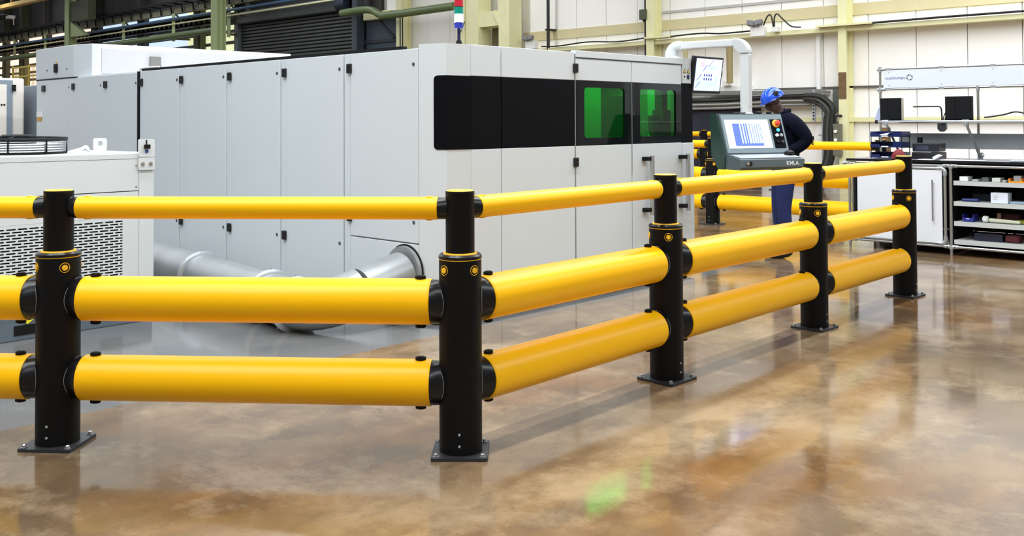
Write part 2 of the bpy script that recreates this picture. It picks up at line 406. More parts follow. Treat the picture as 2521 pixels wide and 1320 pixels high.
# castellated beam with round openings
cb = B(); x = -41.0
def holed_beam(bm_, x0, x1, z0, z1, y, pitch, rx, rz):
    x = x0; zc = (z0 + z1) / 2
    while x < x1:
        seg = 10; cx = x + pitch / 2
        inner = [(cx + rx * math.cos(2 * PI * k / seg), zc + rz * math.sin(2 * PI * k / seg)) for k in range(seg)]
        outer = []
        for k in range(seg):
            a = 2 * PI * k / seg; c, s = math.cos(a), math.sin(a); t = min((pitch / 2) / max(abs(c), 1e-6), ((z1 - z0) / 2) / max(abs(s), 1e-6))
            outer.append((cx + c * t, zc + s * t))
        vi = [bm_.verts.new((p[0], y, p[1])) for p in inner]; vo = [bm_.verts.new((p[0], y, p[1])) for p in outer]
        for k in range(seg):
            j = (k + 1) % seg; bm_.faces.new((vi[k], vi[j], vo[j], vo[k]))
        x += pitch
holed_beam(cb, -56, -28.8, 5.33, 5.67, 15.0, 0.42, 0.13, 0.12)
bmesh.ops.solidify(cb, geom=cb.faces[:], thickness=0.03)
ca = thing('castellated_beam', 'dark beam pierced by a row of openings below the blue pipe', 'beam', (-40, 15.0, 5.3))
obj('web', cb, mat('beam_dark', (44, 42, 44), 0.6), ca)
for z in (5.31, 5.67):
    b_ = B(); box(b_, -56, -28.8, 14.92, 15.1, z, z + 0.03); obj('flange', b_, mat('beam_dark', (44, 42, 44), 0.6), ca)
for x, z0, z1, lab in ((-50.4, 4.9, 5.94, 'second pale green pipe hanger from the far left'), (-46.2, 4.8, 5.94, 'pale green pipe hanger left of the far moss green column'), (-37.3, 4.88, 5.94, 'pale green pipe hanger right of the far moss green column'), (-32.7, 4.8, 5.94, 'pale green pipe hanger left of the near moss green column'), (-28.35, 4.7, 5.94, 'pale green pipe hanger between the moss green column and the shutter')):
    hg = thing('pipe_hanger', lab, 'hanger', (x, 14.6, z0), 'pipe hangers on the left wall')
    b_ = B(); box(b_, x - 0.13, x + 0.13, 14.77, 14.79, z0, min(z1, 6.01)); box(b_, x - 0.13, x - 0.10, 14.79, 14.9, z0, min(z1, 6.01)); obj('channel', b_, GREENP, hg)
    b_ = B(); bar(b_, (x + 0.1, 14.83, 5.9), (x + 0.75, 14.85, 5.45), 0.06, 0.06); obj('brace', b_, GREEND, hg)
    b_ = B(); bar(b_, (x, 14.79, z0 + 0.1), (x, 15.5, z0 + 0.1), 0.08, 0.08); obj('arm', b_, GREEND, hg)
# crane gangway at top left
gw = thing('crane_gangway', 'yellow overhead crane gangway with open railing at the top left corner', 'gangway', (-50, 13, 7.1))
b_ = B(); box(b_, -62, -40.95, 12.8, 13.1, 7.14, 7.32); obj('edge_beam', b_, mat('crane_yellow', (226, 190, 110), 0.5), gw)
b_ = B(); box(b_, -62, -41, 13.1, 13.4, 7.2, 7.24); obj('deck', b_, BROWN, gw)
for k in range(8):
    x = -60 + k * 2.4
    b_ = B(); box(b_, x, x + 0.14, 12.9, 13.0, 7.32, 8.4); obj('post', b_, BROWN, gw)
for z in (7.6, 7.95):
    b_ = B(); box(b_, -62, -41, 12.92, 12.98, z, z + 0.07); obj('rail', b_, BROWN, gw)
fl = thing('strip_floodlight', 'long black strip light with a white cable end at far left', 'light', (-50.5, 14.3, 6.9))
b_ = B(); box(b_, -55, -50.0, 14.2, 14.5, 6.95, 7.2); obj('body', b_, RUB, fl, bevel=0.03)
b_ = B(); box(b_, -55, -50.4, 14.18, 14.5, 7.22, 7.26); obj('rim', b_, GREYP, fl)
b_ = B(); box(b_, -50.0, -49.5, 14.2, 14.5, 6.98, 7.14); sweep(b_, [(-49.5, 14.3, 7.1), (-49.2, 14.3, 6.95), (-49.15, 14.3, 6.6)], 0.02, 6); obj('cable_end', b_, WPLAS, fl)
# yellow guard fence far left
gf = thing('guard_fence', 'yellow mesh guard fence low behind the warm white cabinet', 'fence', (-30, 9, 0))
for k in range(7):
    x = -34 + k * 1.6
    b_ = B(); box(b_, x - .03, x + .03, 8.97, 9.03, 0, 3.6); obj('post', b_, mat('fence_yellow', (206, 180, 84), 0.5), gf)
for z in (3.5, 3.15, 0.3):
    b_ = B(); box(b_, -34, -24.4, 8.98, 9.02, z, z + 0.06); obj('rail', b_, mat('fence_yellow', (206, 180, 84), 0.5), gf)
b_ = B()
for k in range(80): x = -34 + k * 0.12; box(b_, x, x + .012, 8.995, 9.005, 0.3, 3.5)
tag(obj('mesh_wires', b_, mat('fence_yellow', (206, 180, 84), 0.5), gf), kind='stuff')

# ------------------------------------------------------------------ roller shutter and neighbours
sh = thing('door_1', 'charcoal steel roller shutter with its drum box in the rear wall', 'shutter', (-24.5, 15.2, 0), kind='structure')
me_s = mesh_of('slat', (lambda b_: (prism(b_, [(-28.2, 15.30, 0.0), (-28.2, 15.22, 0.03), (-28.2, 15.22, 0.10), (-28.2, 15.30, 0.125)], (7.1, 0, 0)), b_)[1])(B()), SHUT)
for k in range(41): link('slat', me_s, sh, WM[sh.name].inverted() @ Matrix.Translation((0, 0, 0.05 + k * 0.1245)))
b_ = B(); box(b_, -28.1, -21.0, 14.92, 15.35, 5.16, 5.62); obj('drum_box', b_, mat('drum_charcoal', (54, 58, 58), 0.5), sh, bevel=0.04)
b_ = B(); box(b_, -28.1, -21.0, 14.87, 14.93, 5.56, 5.60); obj('drum_lip', b_, GREYP, sh)
for x in (-28.35, -20.95):
    b_ = B(); box(b_, x - 0.12, x + 0.12, 15.1, 15.45, 0, 5.2); obj('guide', b_, mat('guide_grey', (104, 110, 112), 0.5), sh)
b_ = B(); cyl(b_, (-21.5, 14.9, 5.35), (-21.0, 14.9, 5.35), 0.22, 14); obj('motor', b_, mat('motor_navy', (24, 36, 54), 0.5), sh, smooth=True)
b_ = B(); box(b_, -20.8, -20.55, 14.9, 15.2, 0, 7); single('door_jamb_post', b_, mat('jamb_blue_grey', (58, 66, 76), 0.5), 'dark blue grey post at the right jamb of the shutter', 'post')
pd = thing('door_3', 'dark blue grey steel panel door right of the shutter', 'door', (-19.6, 15.2, 0), kind='structure')
b_ = B(); box(b_, -20.5, -18.95, 15.25, 15.35, 0, 4.75); obj('leaf', b_, mat('door_slate_blue', (50, 62, 74), 0.5), pd)
for z in (0.8, 2.6, 4.0):
    b_ = B(); box(b_, -20.5, -18.95, 15.2, 15.25, z, z + 0.1); obj('crossbar', b_, mat('door_slate_dark', (32, 38, 46), 0.5), pd)
b_ = B(); bar(b_, (-19.8, 15.22, 4.7), (-19.0, 15.22, 4.1), 0.04, 0.1); obj('brace', b_, mat('door_slate_dark', (32, 38, 46), 0.5), pd)
b_ = B(); box(b_, -20.4, -19.0, 15.05, 15.5, 4.75, 5.0); single('lintel_box', b_, CREAM, 'pale yellow lintel box above the dark blue door', 'lintel', bevel=0.02)
for x in (-18.5, -18.38):
    b_ = B(); cyl(b_, (x + 0.1, 14.95, 0), (x + 0.1, 14.95, 4.7), 0.018, 8)
    single('drop_conduit', b_, CABLE, ('left' if x < -18.4 else 'right') + ' one of two thin black conduits by the narrow olive column', 'conduit', 'paired black conduits by the olive column', smooth=True)
for x, lab in ((-12.45, 'black vertical pipe on the white wall right of the braced column'), (-9.2, 'black vertical pipe close beside the yellow column behind the arm')):
    b_ = B(); cyl(b_, (x, 15.2, 0), (x, 15.2, 9), 0.045, 10); box(b_, x - 0.07, x + 0.07, 15.15, 15.5, 3.9, 3.95); single('drain_pipe', b_, CABLE, lab, 'pipe', smooth=True)

# twin-head emergency lights
def twin_light(x, z, label):
    t = thing('emergency_light', label, 'light', (x, 15.1, z))
    b_ = B(); box(b_, x - 0.17, x + 0.17, 15.0, 15.16, z, z + 0.22); obj('housing', b_, WPLAS, t, bevel=0.01)
    for s in (-1, 1):
        b_ = B(); obox(b_, (x + s * 0.095 - 0.02, 14.95, z + 0.29), (0.085, 0, 0.015 * s), (0, 0.05, -0.02), (0, 0.02, 0.055)); obj('lamp_head', b_, mat('lamp_head_grey', (120, 120, 122), 0.4), t, bevel=0.01)
    return t
twin_light(-6.02, 3.33, 'white twin-head emergency light on the rail beside black cable loops')
b_ = B(); box(b_, -5.66, -5.52, 15.0, 15.16, 3.40, 3.52); single('junction_box', b_, WPLAS, 'small white junction box beside the emergency light', 'box', bevel=0.01)
for o_, lab in ((0, 'left black cable loop above the white junction box'), (1, 'right black cable loop above the white junction box')):
    b_ = B()
    pts = [(-5.85, 15.0, 3.56), (-5.75, 14.98, 3.74), (-5.66, 14.97, 3.78), (-5.62, 14.98, 3.66), (-5.61, 15.0, 3.52)] if not o_ else [(-5.58, 15.0, 3.52), (-5.57, 14.98, 3.7), (-5.5, 14.97, 3.79), (-5.36, 14.98, 3.66), (-5.2, 15.05, 3.5), (-5.0, 15.1, 3.47)]
    sweep(b_, smooth_path(pts), 0.016, 6); single('cable_loop', b_, CABLE, lab, 'cable', smooth=True)
twin_light(-12.95, 3.42, 'white twin-head emergency light low on the wall behind the machine top')
# cable along the top of the sheeting rail
b_ = B(); sweep(b_, smooth_path([(-12.6, 15.1, 3.47), (-12, 15.1, 3.45), (-11, 15.1, 3.5), (-10, 15.1, 3.45), (-9.2, 15.1, 3.49)]), 0.02, 6); single('rail_cable', b_, CABLE, 'black cable lying on the yellow rail behind the machine', 'cable', smooth=True)
b_ = B(); sweep(b_, smooth_path([(-8.7, 15.1, 3.47), (-7.6, 15.1, 3.5), (-7.0, 15.1, 3.46), (-6.2, 15.1, 3.47)]), 0.02, 6); single('rail_cable', b_, CABLE, 'black cable lying on the yellow rail left of the emergency light', 'cable', smooth=True)
b_ = B(); sweep(b_, [(-3.9, 15.1, 3.445), (-2, 15.1, 3.46), (3, 15.1, 3.46)], 0.025, 6); single('rail_cable', b_, CABLE, 'black cable lying on the yellow rail right of the worn column', 'cable', smooth=True)
b_ = B(); box(b_, -4.78, -4.70, 15.36, 15.46, 2.1, 3.34); single('conduit_cover', b_, WPLAS, 'white vertical conduit cover dropping from the yellow rail', 'conduit')
b_ = B(); cyl(b_, (-6.78, 15.1, 2.3), (-6.78, 15.1, 3.3), 0.075, 10); single('olive_duct', b_, mat('duct_olive', (150, 136, 92), 0.5), 'short olive vertical duct behind the hanging monitor', 'duct', smooth=True)
b_ = B(); cyl(b_, (-7.98, 15.1, 2.1), (-7.98, 15.1, 3.3), 0.05, 10); single('olive_duct', b_, mat('duct_olive2', (176, 170, 120), 0.5), 'pale yellow vertical duct just left of the hanging monitor', 'duct', smooth=True)
b_ = B(); box(b_, -7.5, -6.4, 15.3, 15.5, 2.12, 2.24); box(b_, -7.05, -6.85, 15.2, 15.5, 2.24, 2.36); single('wall_unit', b_, WPLAS, 'white wall box and ledge below the olive duct', 'box', bevel=0.01)
# horizontal cable trays and pipes on the wall behind the operator
ct = thing('cable_tray', 'perforated steel cable tray crossing the wall behind the operator', 'cable tray', (-6, 15.3, 1.95))
b_ = B(); box(b_, -8.6, -4.5, 15.2, 15.45, 2.03, 2.06); obj('tray_base', b_, TRAYM, ct)
b_ = B(); box(b_, -8.6, -4.5, 15.18, 15.2, 2.03, 2.11); obj('tray_side', b_, TRAYM, ct)
for z, r, m, lab in ((1.965, 0.05, CABLE, 'thick black cable bundle under the perforated tray'), (1.86, 0.04, TRAYM, 'upper grey steel pipe behind the operator'), (1.775, 0.035, TRAYM, 'lower grey steel pipe behind the operator')):
    b_ = B(); sweep(b_, [(-8.6, 15.25, z - 0.06), (-7, 15.25, z - 0.05), (-5.5, 15.25, z), (-4.7, 15.25, z)], r, 8); single('wall_pipe', b_, m, lab, 'pipe', smooth=True)
# big cable bundle bending down
cbd = thing('cable_bundle', 'bundle of thick black cables bending down to the floor left of the worn column', 'cables', (-4.6, 15.1, 0))
for k, (dx, r, lab) in enumerate(((0.03, 0.062, 'outer thick black cable bending down to the floor left of the worn column'), (-0.06, 0.05, 'inner thick black cable bending down to the floor left of the worn column'), (-0.13, 0.03, 'thin inner black cable bending down to the floor left of the worn column'))):
    b_ = B(); sweep(b_, smooth_path([(-4.95, 15.12, 1.97 - k * .05), (-4.58 + dx, 15.1, 1.93 - k * .05), (-4.33 + dx, 15.1, 1.72 - k * .05), (-4.34 + dx, 15.1, 1.45), (-4.36 + dx, 15.1, 1.1), (-4.34 + dx, 15.1, 0.7), (-4.48 + dx, 15.1, 0.3), (-4.72 + dx, 15.1, 0.0)]), r, 8)
    obj('cable', b_, CABLE if k != 1 else mat('cable_dark_grey', (58, 58, 56), 0.5), cbd, smooth=True)
b_ = B(); box(b_, -4.43, -4.15, 15.40, 15.49, 1.62, 2.1); single('tray_end_plate', b_, mat('plate_grey_green', (96, 100, 96), 0.6), 'dark grey plate at the bend of the cable tray', 'plate')
pp_ = thing('hanging_strap', 'perforated steel strap hanging below the cable tray end', 'strap', (-4.75, 15.0, 1.4))
b_ = B(); box(b_, -4.78, -4.72, 15.15, 15.18, 1.40, 2.1); obj('strap', b_, GREYP, pp_)
for k in range(9):
    b_ = B(); box(b_, -4.765, -4.735, 15.145, 15.15, 1.45 + k * .07, 1.48 + k * .07); obj('slot', b_, RUB, pp_)
b_ = B(); cyl(b_, (-4.62, 15.3, 0), (-4.62, 15.3, 1.8), 0.02, 8); box(b_, -4.7, -4.54, 15.26, 15.5, 1.1, 1.13); single('thin_conduit', b_, GREYP, 'thin grey conduit with a clamp beside the thick black cables', 'conduit', smooth=True)
sb = thing('switch_panel', 'narrow olive switch box with round white buttons left of the worn column', 'switch box', (-4.16, 15.05, 0.7))
b_ = B(); box(b_, -4.25, -4.08, 15.0, 15.11, 0.68, 1.36); obj('case', b_, mat('switch_olive', (104, 102, 86), 0.5), sb, bevel=0.01)
for z in (1.02, 1.2):
    b_ = B(); cyl(b_, (-4.18, 15.0, z), (-4.18, 14.97, z), 0.035, 12); obj('button', b_, WPLAS, sb, smooth=True)
b_ = B(); sweep(b_, smooth_path([(-4.2, 15.05, 1.36), (-4.2, 15.05, 1.5), (-4.16, 15.06, 1.53), (-4.1, 15.12, 1.53)]), 0.025, 6); obj('conduit', b_, CABLE, sb, smooth=True)
# navy door behind the machine end
nd = thing('door_2', 'dark navy personnel door in the wall behind the control console', 'door', (-7.3, 15.4, 0), kind='structure')
b_ = B(); box(b_, -8.3, -6.2, 15.36, 15.48, 0, 1.74); obj('frame', b_, NAVYD, nd)
b_ = B(); box(b_, -7.75, -6.35, 15.32, 15.36, 0, 1.66); obj('leaf', b_, mat('door_navy_leaf', (30, 32, 46), 0.5), nd)
b_ = B(); box(b_, -6.95, -6.45, 15.28, 15.32, 1.35, 1.5); obj('vision_panel', b_, RUB, nd)
for i, (x0, x1, lab) in enumerate(((-5.2, -4.4, 'black floor cables curling at the foot of the wall cable drop'),)):
    b_ = B(); sweep(b_, smooth_path([(x0, 15.0, 0.35), (x0 + .3, 14.95, 0.42), (x1, 15.0, 0.45)]), 0.03, 6); single('loose_cable', b_, CABLE, lab, 'cable', smooth=True)

# ------------------------------------------------------------------ polymer safety barriers
def ring_prof(bm_, p, axis, r0, r1, t, seg=20):
    lathe(bm_, p, axis, [(0, r1), (t, r1)], seg)
POST = {}
def post_meshes():
    b_ = B(); lathe(b_, (0, 0, 0.012), (0, 0, 1), [(0, 0.094), (0.83, 0.094), (0.838, 0.094)], 40); POST['post'] = mesh_of('post', b_, BLK, True)
    b_ = B(); lathe(b_, (0, 0, 0.850), (0, 0, 1), [(0, 0.0945), (0.004, 0.0945)], 40); POST['collar_line'] = mesh_of('collar_line', b_, YTRIM, True)
    b_ = B(); lathe(b_, (0, 0, 0.854), (0, 0, 1), [(0, 0.096), (0.012, 0.096), (0.020, 0.088)], 40); POST['collar'] = mesh_of('collar', b_, BLKG, True)
    b_ = B(); lathe(b_, (0, 0, 0.874), (0, 0, 1), [(0, 0.076), (0.005, 0.074)], 36); POST['sleeve_ring'] = mesh_of('sleeve_ring', b_, YTRIM, True)
    b_ = B(); lathe(b_, (0, 0, 0.870), (0, 0, 1), [(0, 0.064), (0.268, 0.064), (0.270, 0.0645), (0.273, 0.0645), (0.279, 0.063)], 36); POST['upper_tube'] = mesh_of('upper_tube', b_, BLK, True)
    b_ = B(); lathe(b_, (0, 0, 1.145), (0, 0, 1), [(0, 0.0605), (0.005, 0.0605), (0.008, 0.056)], 36); POST['top_cap'] = mesh_of('top_cap', b_, YTRIM, True)
    b_ = B(); prism(b_, [(x, y, 0.0) for x, y in rrect(0.245, 0.245, 0.012, 3)], (0, 0, 0.014)); POST['base_plate'] = mesh_of('base_plate', b_, [PLATE], False)
    b_ = B(); lathe(b_, (0, 0, 0.014), (0, 0, 1), [(0, 0.015), (0.003, 0.015), (0.0031, 0.010), (0.012, 0.010), (0.015, 0.006)], 6); POST['anchor_bolt'] = mesh_of('anchor_bolt', b_, STEEL)
    # badge: faces +X at radius 0.094
    b_ = B(); lathe(b_, (0.0925, 0, 0.808), (1, 0, 0), [(0, 0.013), (0.0035, 0.013)], 20); POST['badge_dot'] = mesh_of('badge_dot', b_, YTRIM)
    b_ = B(); n = 28
    pts = []
    for k in range(n):
        a = 2 * PI * k / n; yy = 0.0212 * math.cos(a); pts.append((math.sqrt(0.0945 ** 2 - yy * yy), yy, 0.808 + 0.0212 * math.sin(a)))
    sweep(b_, pts, 0.0014, 5, True); POST['badge_ring'] = mesh_of('badge_ring', b_, YTRIM)
    b_ = B(); lathe(b_, (0.092, 0, 0), (1, 0, 0), [(0, 0.006), (0.0035, 0.006), (0.0045, 0.003)], 12); POST['side_screw'] = mesh_of('side_screw', b_, GREYP)
post_meshes()
def place_post(bar_, x, y, ang, s=1.0):
    M_ = Matrix.Translation(Vector((x, y, 0)) - Vector(bar_.location)) @ Matrix.Rotation(ang, 4, 'Z') @ Matrix.Scale(s, 4)
    p = link('post', POST['post'], bar_, M_)
    for k in ('base_plate', 'collar_line', 'collar', 'sleeve_ring', 'upper_tube', 'top_cap'): link(k, POST[k], p)
    for sx in (-1, 1):
        for sy in (-1, 1): link('anchor_bolt', POST['anchor_bolt'], p, Matrix.Translation((sx * .1, sy * .1, 0)))
    for k in range(4):
        Rm = Matrix.Rotation(PI / 4 + k * PI / 2, 4, 'Z')
        link('badge_dot', POST['badge_dot'], p, Rm); link('badge_ring', POST['badge_ring'], p, Rm)
    for z in (0.055, 0.105): link('side_screw', POST['side_screw'], p, Matrix.Rotation(-PI / 2, 4, 'Z') @ Matrix.Translation((0, 0, z)))
    return p
CPL = {}
def coupler(kind, r, rp):
    b_ = B(); lathe(b_, (0.03, 0, 0), (1, 0, 0), [(0, r * 0.94), (rp * 0.72 - 0.03, r * 0.945), (rp * 0.85 - 0.03, r * 0.945), (rp - 0.03, r * 0.945), (rp - 0.03 + 0.012, r * 0.955), (rp - 0.03 + 0.022, r * 0.955), (rp - 0.03 + 0.032, r * 0.95), (rp - 0.03 + 0.036, r * 0.86), (rp + 0.05, r * 0.8)], 36)
    for v in b_.verts:
        t = max(0.0, min(1.0, (v.co.x - rp * 0.72) / (rp + 0.03 - rp * 0.72))); v.co.y *= 0.70 + 0.30 * t
    CPL[kind] = mesh_of('coupler', b_, BLKG, True)
    b_ = B(); n = 40; rc = r * 0.872; pts = []; Rp = rp + 0.0008
    for k in range(n):
        a = 2 * PI * k / n; yy = 0.69 * r * math.cos(a); pts.append((math.sqrt(Rp * Rp - yy * yy), yy, 0.95 * r * math.sin(a)))
    sweep(b_, pts, 0.0011, 5, True); CPL[kind + 's'] = mesh_of('joint_seal', b_, PALE)
    b_ = B()
    if kind == 'big':
        prism(b_, [(x, y, 0) for x, y in [(0.024 * math.cos(2 * PI * k / 18), 0.019 * math.sin(2 * PI * k / 18)) for k in range(18)]], (0, 0, 0.016), (0, 0, r - 0.004))
        prism(b_, [(x, y, 0) for x, y in [(0.017 * math.cos(2 * PI * k / 18), 0.013 * math.sin(2 * PI * k / 18)) for k in range(18)]], (0, 0, 0.003), (0, 0, r + 0.012))
        CPL[kind + 'p'] = mesh_of('locking_pin', b_, RUB, True)
    else:
        lathe(b_, (0, 0, r - 0.004), (0, 0, 1), [(0, 0.016), (0.0055, 0.016), (0.0065, 0.012)], 16)
        CPL[kind + 'p'] = mesh_of('locking_pin', b_, YEL, True)
coupler('big', 0.1005, 0.094); coupler('small', 0.0505, 0.064)
def place_rail(bar_, a, b, z, kind, r, s=1.0):
    a, b = Vector((a[0], a[1], z)), Vector((b[0], b[1], z)); d = b - a; ln = d.length
    ang = math.atan2(d.y, d.x); rp = (0.094 if kind == 'big' else 0.064) * s; off = rp + 0.033 * s
    M_ = Matrix.Translation(a - Vector(bar_.location)) @ Matrix.Rotation(ang, 4, 'Z')
    b_ = B(); lathe(b_, (off, 0, 0), (1, 0, 0), [(0, r * .985), (0.003, r), (0.006, r), (0.0062, r * .992), (0.0085, r * .992), (0.0087, r), (ln - 2 * off - 0.0087, r), (ln - 2 * off - 0.0085, r * .992), (ln - 2 * off - .0062, r * .992), (ln - 2 * off - .006, r), (ln - 2 * off - 0.003, r), (ln - 2 * off, r * .985)], 48)
    o = link('rail', mesh_of('rail', b_, YEL, True), bar_, M_)
    Sm = Matrix.Scale(s, 4)
    for T in (Matrix.Identity(4), Matrix.Translation((ln, 0, 0)) @ Matrix.Rotation(PI, 4, 'Z')):
        link('coupler', CPL[kind], o, T @ Sm); link('joint_seal', CPL[kind + 's'], o, T @ Sm)
        for fl_ in (0, PI):
            link('locking_pin', CPL[kind + 'p'], o, T @ Matrix.Translation((off + (0.05 if kind == 'big' else .04) * s, 0, 0)) @ Matrix.Rotation(fl_, 4, 'X') @ Sm)
def barrier(name, label, posts, s=1.0, zs=(0.303, 0.66, 1.072)):
    t = thing(name, label, 'barrier', (posts[0][0], posts[0][1], 0))
    for (x, y, ang, ok) in posts:
        if ok: place_post(t, x, y, ang, s)
    for p, q in zip(posts, posts[1:]):
        for z, kd, r in zip(zs, ('big', 'big', 'small'), (0.1005, 0.1005, 0.0505)):
            place_rail(t, p[:2], q[:2], z * s, kd, r * s, s)
    return t
a1 = math.radians(39.4)
barrier('safety_barrier', 'yellow and black three-rail safety barrier bending around the machine in the foreground',
        [(-0.891, -4.001, a1, True), (0.534, -2.831, a1, True), (1.9585, -1.661, math.radians(43), True), (1.925, -0.0385, PI / 2 - .02 + PI * 0, True), (1.8997, 1.7944, PI / 2 - .02, True), (1.8698, 3.4618, PI / 2 - .02, True)])
barrier('safety_barrier', 'yellow and black safety barrier behind the console and the workbench',
        [(-4.25, 7.22, 0, True), (-2.297, 7.186, 0, True), (0.12, 7.14, 0, True)], 1.045)
barrier('safety_barrier', 'small distant yellow and black barrier in front of the navy door',
        [(-8.6, 13.8, 0, True), (-6.65, 13.8, 0, True), (-4.9, 13.8, 0, True)], 1.07)

# ------------------------------------------------------------------ laser cutting machine
mc = thing('laser_cutting_machine', 'long white laser cutting machine with black band and green windows', 'machine', (-2.3, 1.6, 0))
# plan outline, split so the window bay is hollow
b_ = B()
prism(b_, [(-4.62, 0.03, 0.03), (-0.239, 0.03, 0.03), (-0.085, 0.10, 0.03), (-0.04, 0.30, 0.03), (-0.03, 1.47, 0.03), (-4.62, 1.47, 0.03)], (0, 0, 1.955)); obj('body', b_, MWH, mc)
# hollow bay
for args, nm in (((-4.62, -1.35, 1.47, 3.2, 0.03, 1.985), 'bay_back'), ((-1.35, -0.03, 1.47, 3.2, 0.03, 1.0), 'bay_base'), ((-1.35, -0.03, 3.05, 3.2, 1.0, 1.985), 'bay_end'), ((-1.35, -0.03, 1.47, 3.05, 1.9, 1.985), 'bay_roof')):
    b_ = B(); box(b_, *args); obj(nm, b_, MWH, mc)
# left face doors (plane y=0), strips between
ZB, ZT = 0.06, 1.985
seams = [(-4.615, -3.795, 'door'), (-3.785, -3.665, 'strip'), (-3.655, -2.915, 'door'), (-2.905, -2.815, 'strip'), (-2.805, -2.030, 'door'), (-2.020, -1.945, 'strip'), (-1.935, -1.143, 'door'), (-1.133, -1.059, 'strip')]
for x0, x1, k in seams:
    b_ = B(); box(b_, x0, x1, -0.0 if k == 'door' else 0.006, 0.03, ZB, ZT); obj('door_panel' if k == 'door' else 'trim_strip', b_, MWH, mc, bevel=0.003)
b_ = B(); box(b_, -1.049, -0.244, 0.0, 0.03, 0.575, ZT); obj('door_panel', b_, MWH, mc, bevel=0.003)
b_ = B(); box(b_, -1.049, -0.244, 0.0, 0.03, ZB, 0.565); obj('lower_panel', b_, MWH, mc, bevel=0.003)
# folded corner: two facets, with black band inset flush in front
fold = [(-0.236, 0.0), (-0.028, 0.078), (0.0, 0.291)]
def facet(name, p, q, z0, z1, m, th=0.03, proud=0.0):
    p, q = Vector((*p, 0)), Vector((*q, 0)); d = (q - p).normalized(); n = Vector((d.y, -d.x, 0))
    b_ = B(); prism(b_, [p + n * proud + Vector((0, 0, z0)), q + n * proud + Vector((0, 0, z0)), q - n * th + Vector((0, 0, z0)), p - n * th + Vector((0, 0, z0))], (0, 0, z1 - z0)); return obj(name, b_, m, mc)
for i in range(2):
    facet('corner_facet', fold[i], fold[i + 1], 0.03, 2.015, MWH)
# band wrapped around the corner
pA = Vector((-0.236, 0.0)).lerp(Vector((-0.028, 0.078)), 0.55); pM = Vector((-0.028, 0.078)); pE = Vector((0.0, 0.291))
n1 = Vector(((pM - pA).y, -(pM - pA).x)).normalized(); n2 = Vector(((pE - pM).y, -(pE - pM).x)).normalized(); nm_ = (n1 + n2) / (1 + n1.dot(n2))
def strip(off):
    return pA + n1 * off, pM + nm_ * off, pE + n2 * off
b_ = B(); lay_v = []
for off in (0.004, -0.01):
    a_, m_, e_ = strip(off); d1 = (m_ - a_).normalized(); rr_ = 0.03; pts = []
    for k in range(5):
        t = k / 4 * PI / 2; q = a_ + d1 * (rr_ - rr_ * math.cos(t)); pts.append((q.x, q.y, 1.253 + rr_ - rr_ * math.sin(t)))
    pts += [(m_.x, m_.y, 1.253), (e_.x, e_.y, 1.253), (e_.x, e_.y, 1.785), (m_.x, m_.y, 1.785)]
    for k in range(5):
        t = (1 - k / 4) * PI / 2; q = a_ + d1 * (rr_ - rr_ * math.cos(t)); pts.append((q.x, q.y, 1.785 - rr_ + rr_ * math.sin(t)))
    lay_v.append([b_.verts.new(p) for p in pts])
A2, B2 = lay_v; n = len(A2)
for V_ in (A2, B2):
    b_.faces.new([V_[6], V_[7], V_[8], V_[5]]); b_.faces.new(V_[:6] + V_[8:])
for k in range(n): j = (k + 1) % n; b_.faces.new((A2[k], A2[j], B2[j], B2[k]))
obj('black_band', b_, MBL, mc)
# right face: fixed panels (plane x=0)
def rpanel(name, y0, y1, z0, z1, m, x0=-0.03, x1=0.0, bev=0.003):
    b_ = B(); box(b_, x0, x1, y0, y1, z0, z1); return obj(name, b_, m, mc, bevel=bev)
for y0, y1 in ((0.294, 0.605), (0.613, 1.463)):
    rpanel('upper_panel', y0, y1, 1.787, 2.015, MWH); rpanel('lower_panel', y0, y1, 0.03, 1.250, MWH); rpanel('black_band', y0, y1, 1.251, 1.786, MBL)
# doors with windows
def win_frame(name, y0, y1, z0, z1, wy0, wy1, wz0, wz1, m, r=0.03):
    """panel with a rounded opening"""
    b_ = B(); cy, cz = (wy0 + wy1) / 2, (wz0 + wz1) / 2; inn = [(cy + a, cz + b) for a, b in rrect(wy1 - wy0, wz1 - wz0, r, 4)]
    n = len(inn); out = []
    for (a, b) in inn:
        da, db = a - cy, b - cz
        ta = ((y1 - cy) if da > 0 else (cy - y0)) / max(abs(da), 1e-6); tb = ((z1 - cz) if db > 0 else (cz - z0)) / max(abs(db), 1e-6)
        t = min(ta, tb); out.append((cy + da * t, cz + db * t))
    vi = [b_.verts.new((0, a, c)) for a, c in inn]; vo = [b_.verts.new((0, a, c)) for a, c in out]
    for k in range(n): j = (k + 1) % n; b_.faces.new((vi[k], vi[j], vo[j], vo[k]))
    corners = [(y1, z1), (y0, z1), (y0, z0), (y1, z0)]
    for ci, (a, c) in enumerate(corners):
        # fill the corner triangle between the samples on the two sides
        cand = sorted(range(n), key=lambda k: (out[k][0] - a) ** 2 + (out[k][1] - c) ** 2)
        for k in range(n):
            j = (k + 1) % n; p, q = out[k], out[j]
            onx = abs(p[0] - a) < 1e-5 or abs(q[0] - a) < 1e-5; onz = abs(p[1] - c) < 1e-5 or abs(q[1] - c) < 1e-5
            if onx and onz and not (abs(p[0] - q[0]) < 1e-5 or abs(p[1] - q[1]) < 1e-5):
                b_.faces.new((vo[k], vo[j], b_.verts.new((0, a, c))))
    ext = bmesh.ops.extrude_face_region(b_, geom=b_.faces[:])
    for v in [g_ for g_ in ext['geom'] if isinstance(g_, bmesh.types.BMVert)]: v.co.x -= 0.02
    return obj(name, b_, m, mc)
GLASS = bpy.data.materials.new('laser_window_green'); GLASS.use_nodes = True
nt = GLASS.node_tree; pb = nt.nodes['Principled BSDF']; nt.nodes.remove(pb)
gl = nt.nodes.new('ShaderNodeBsdfGlossy'); gl.inputs['Roughness'].default_value = 0.03
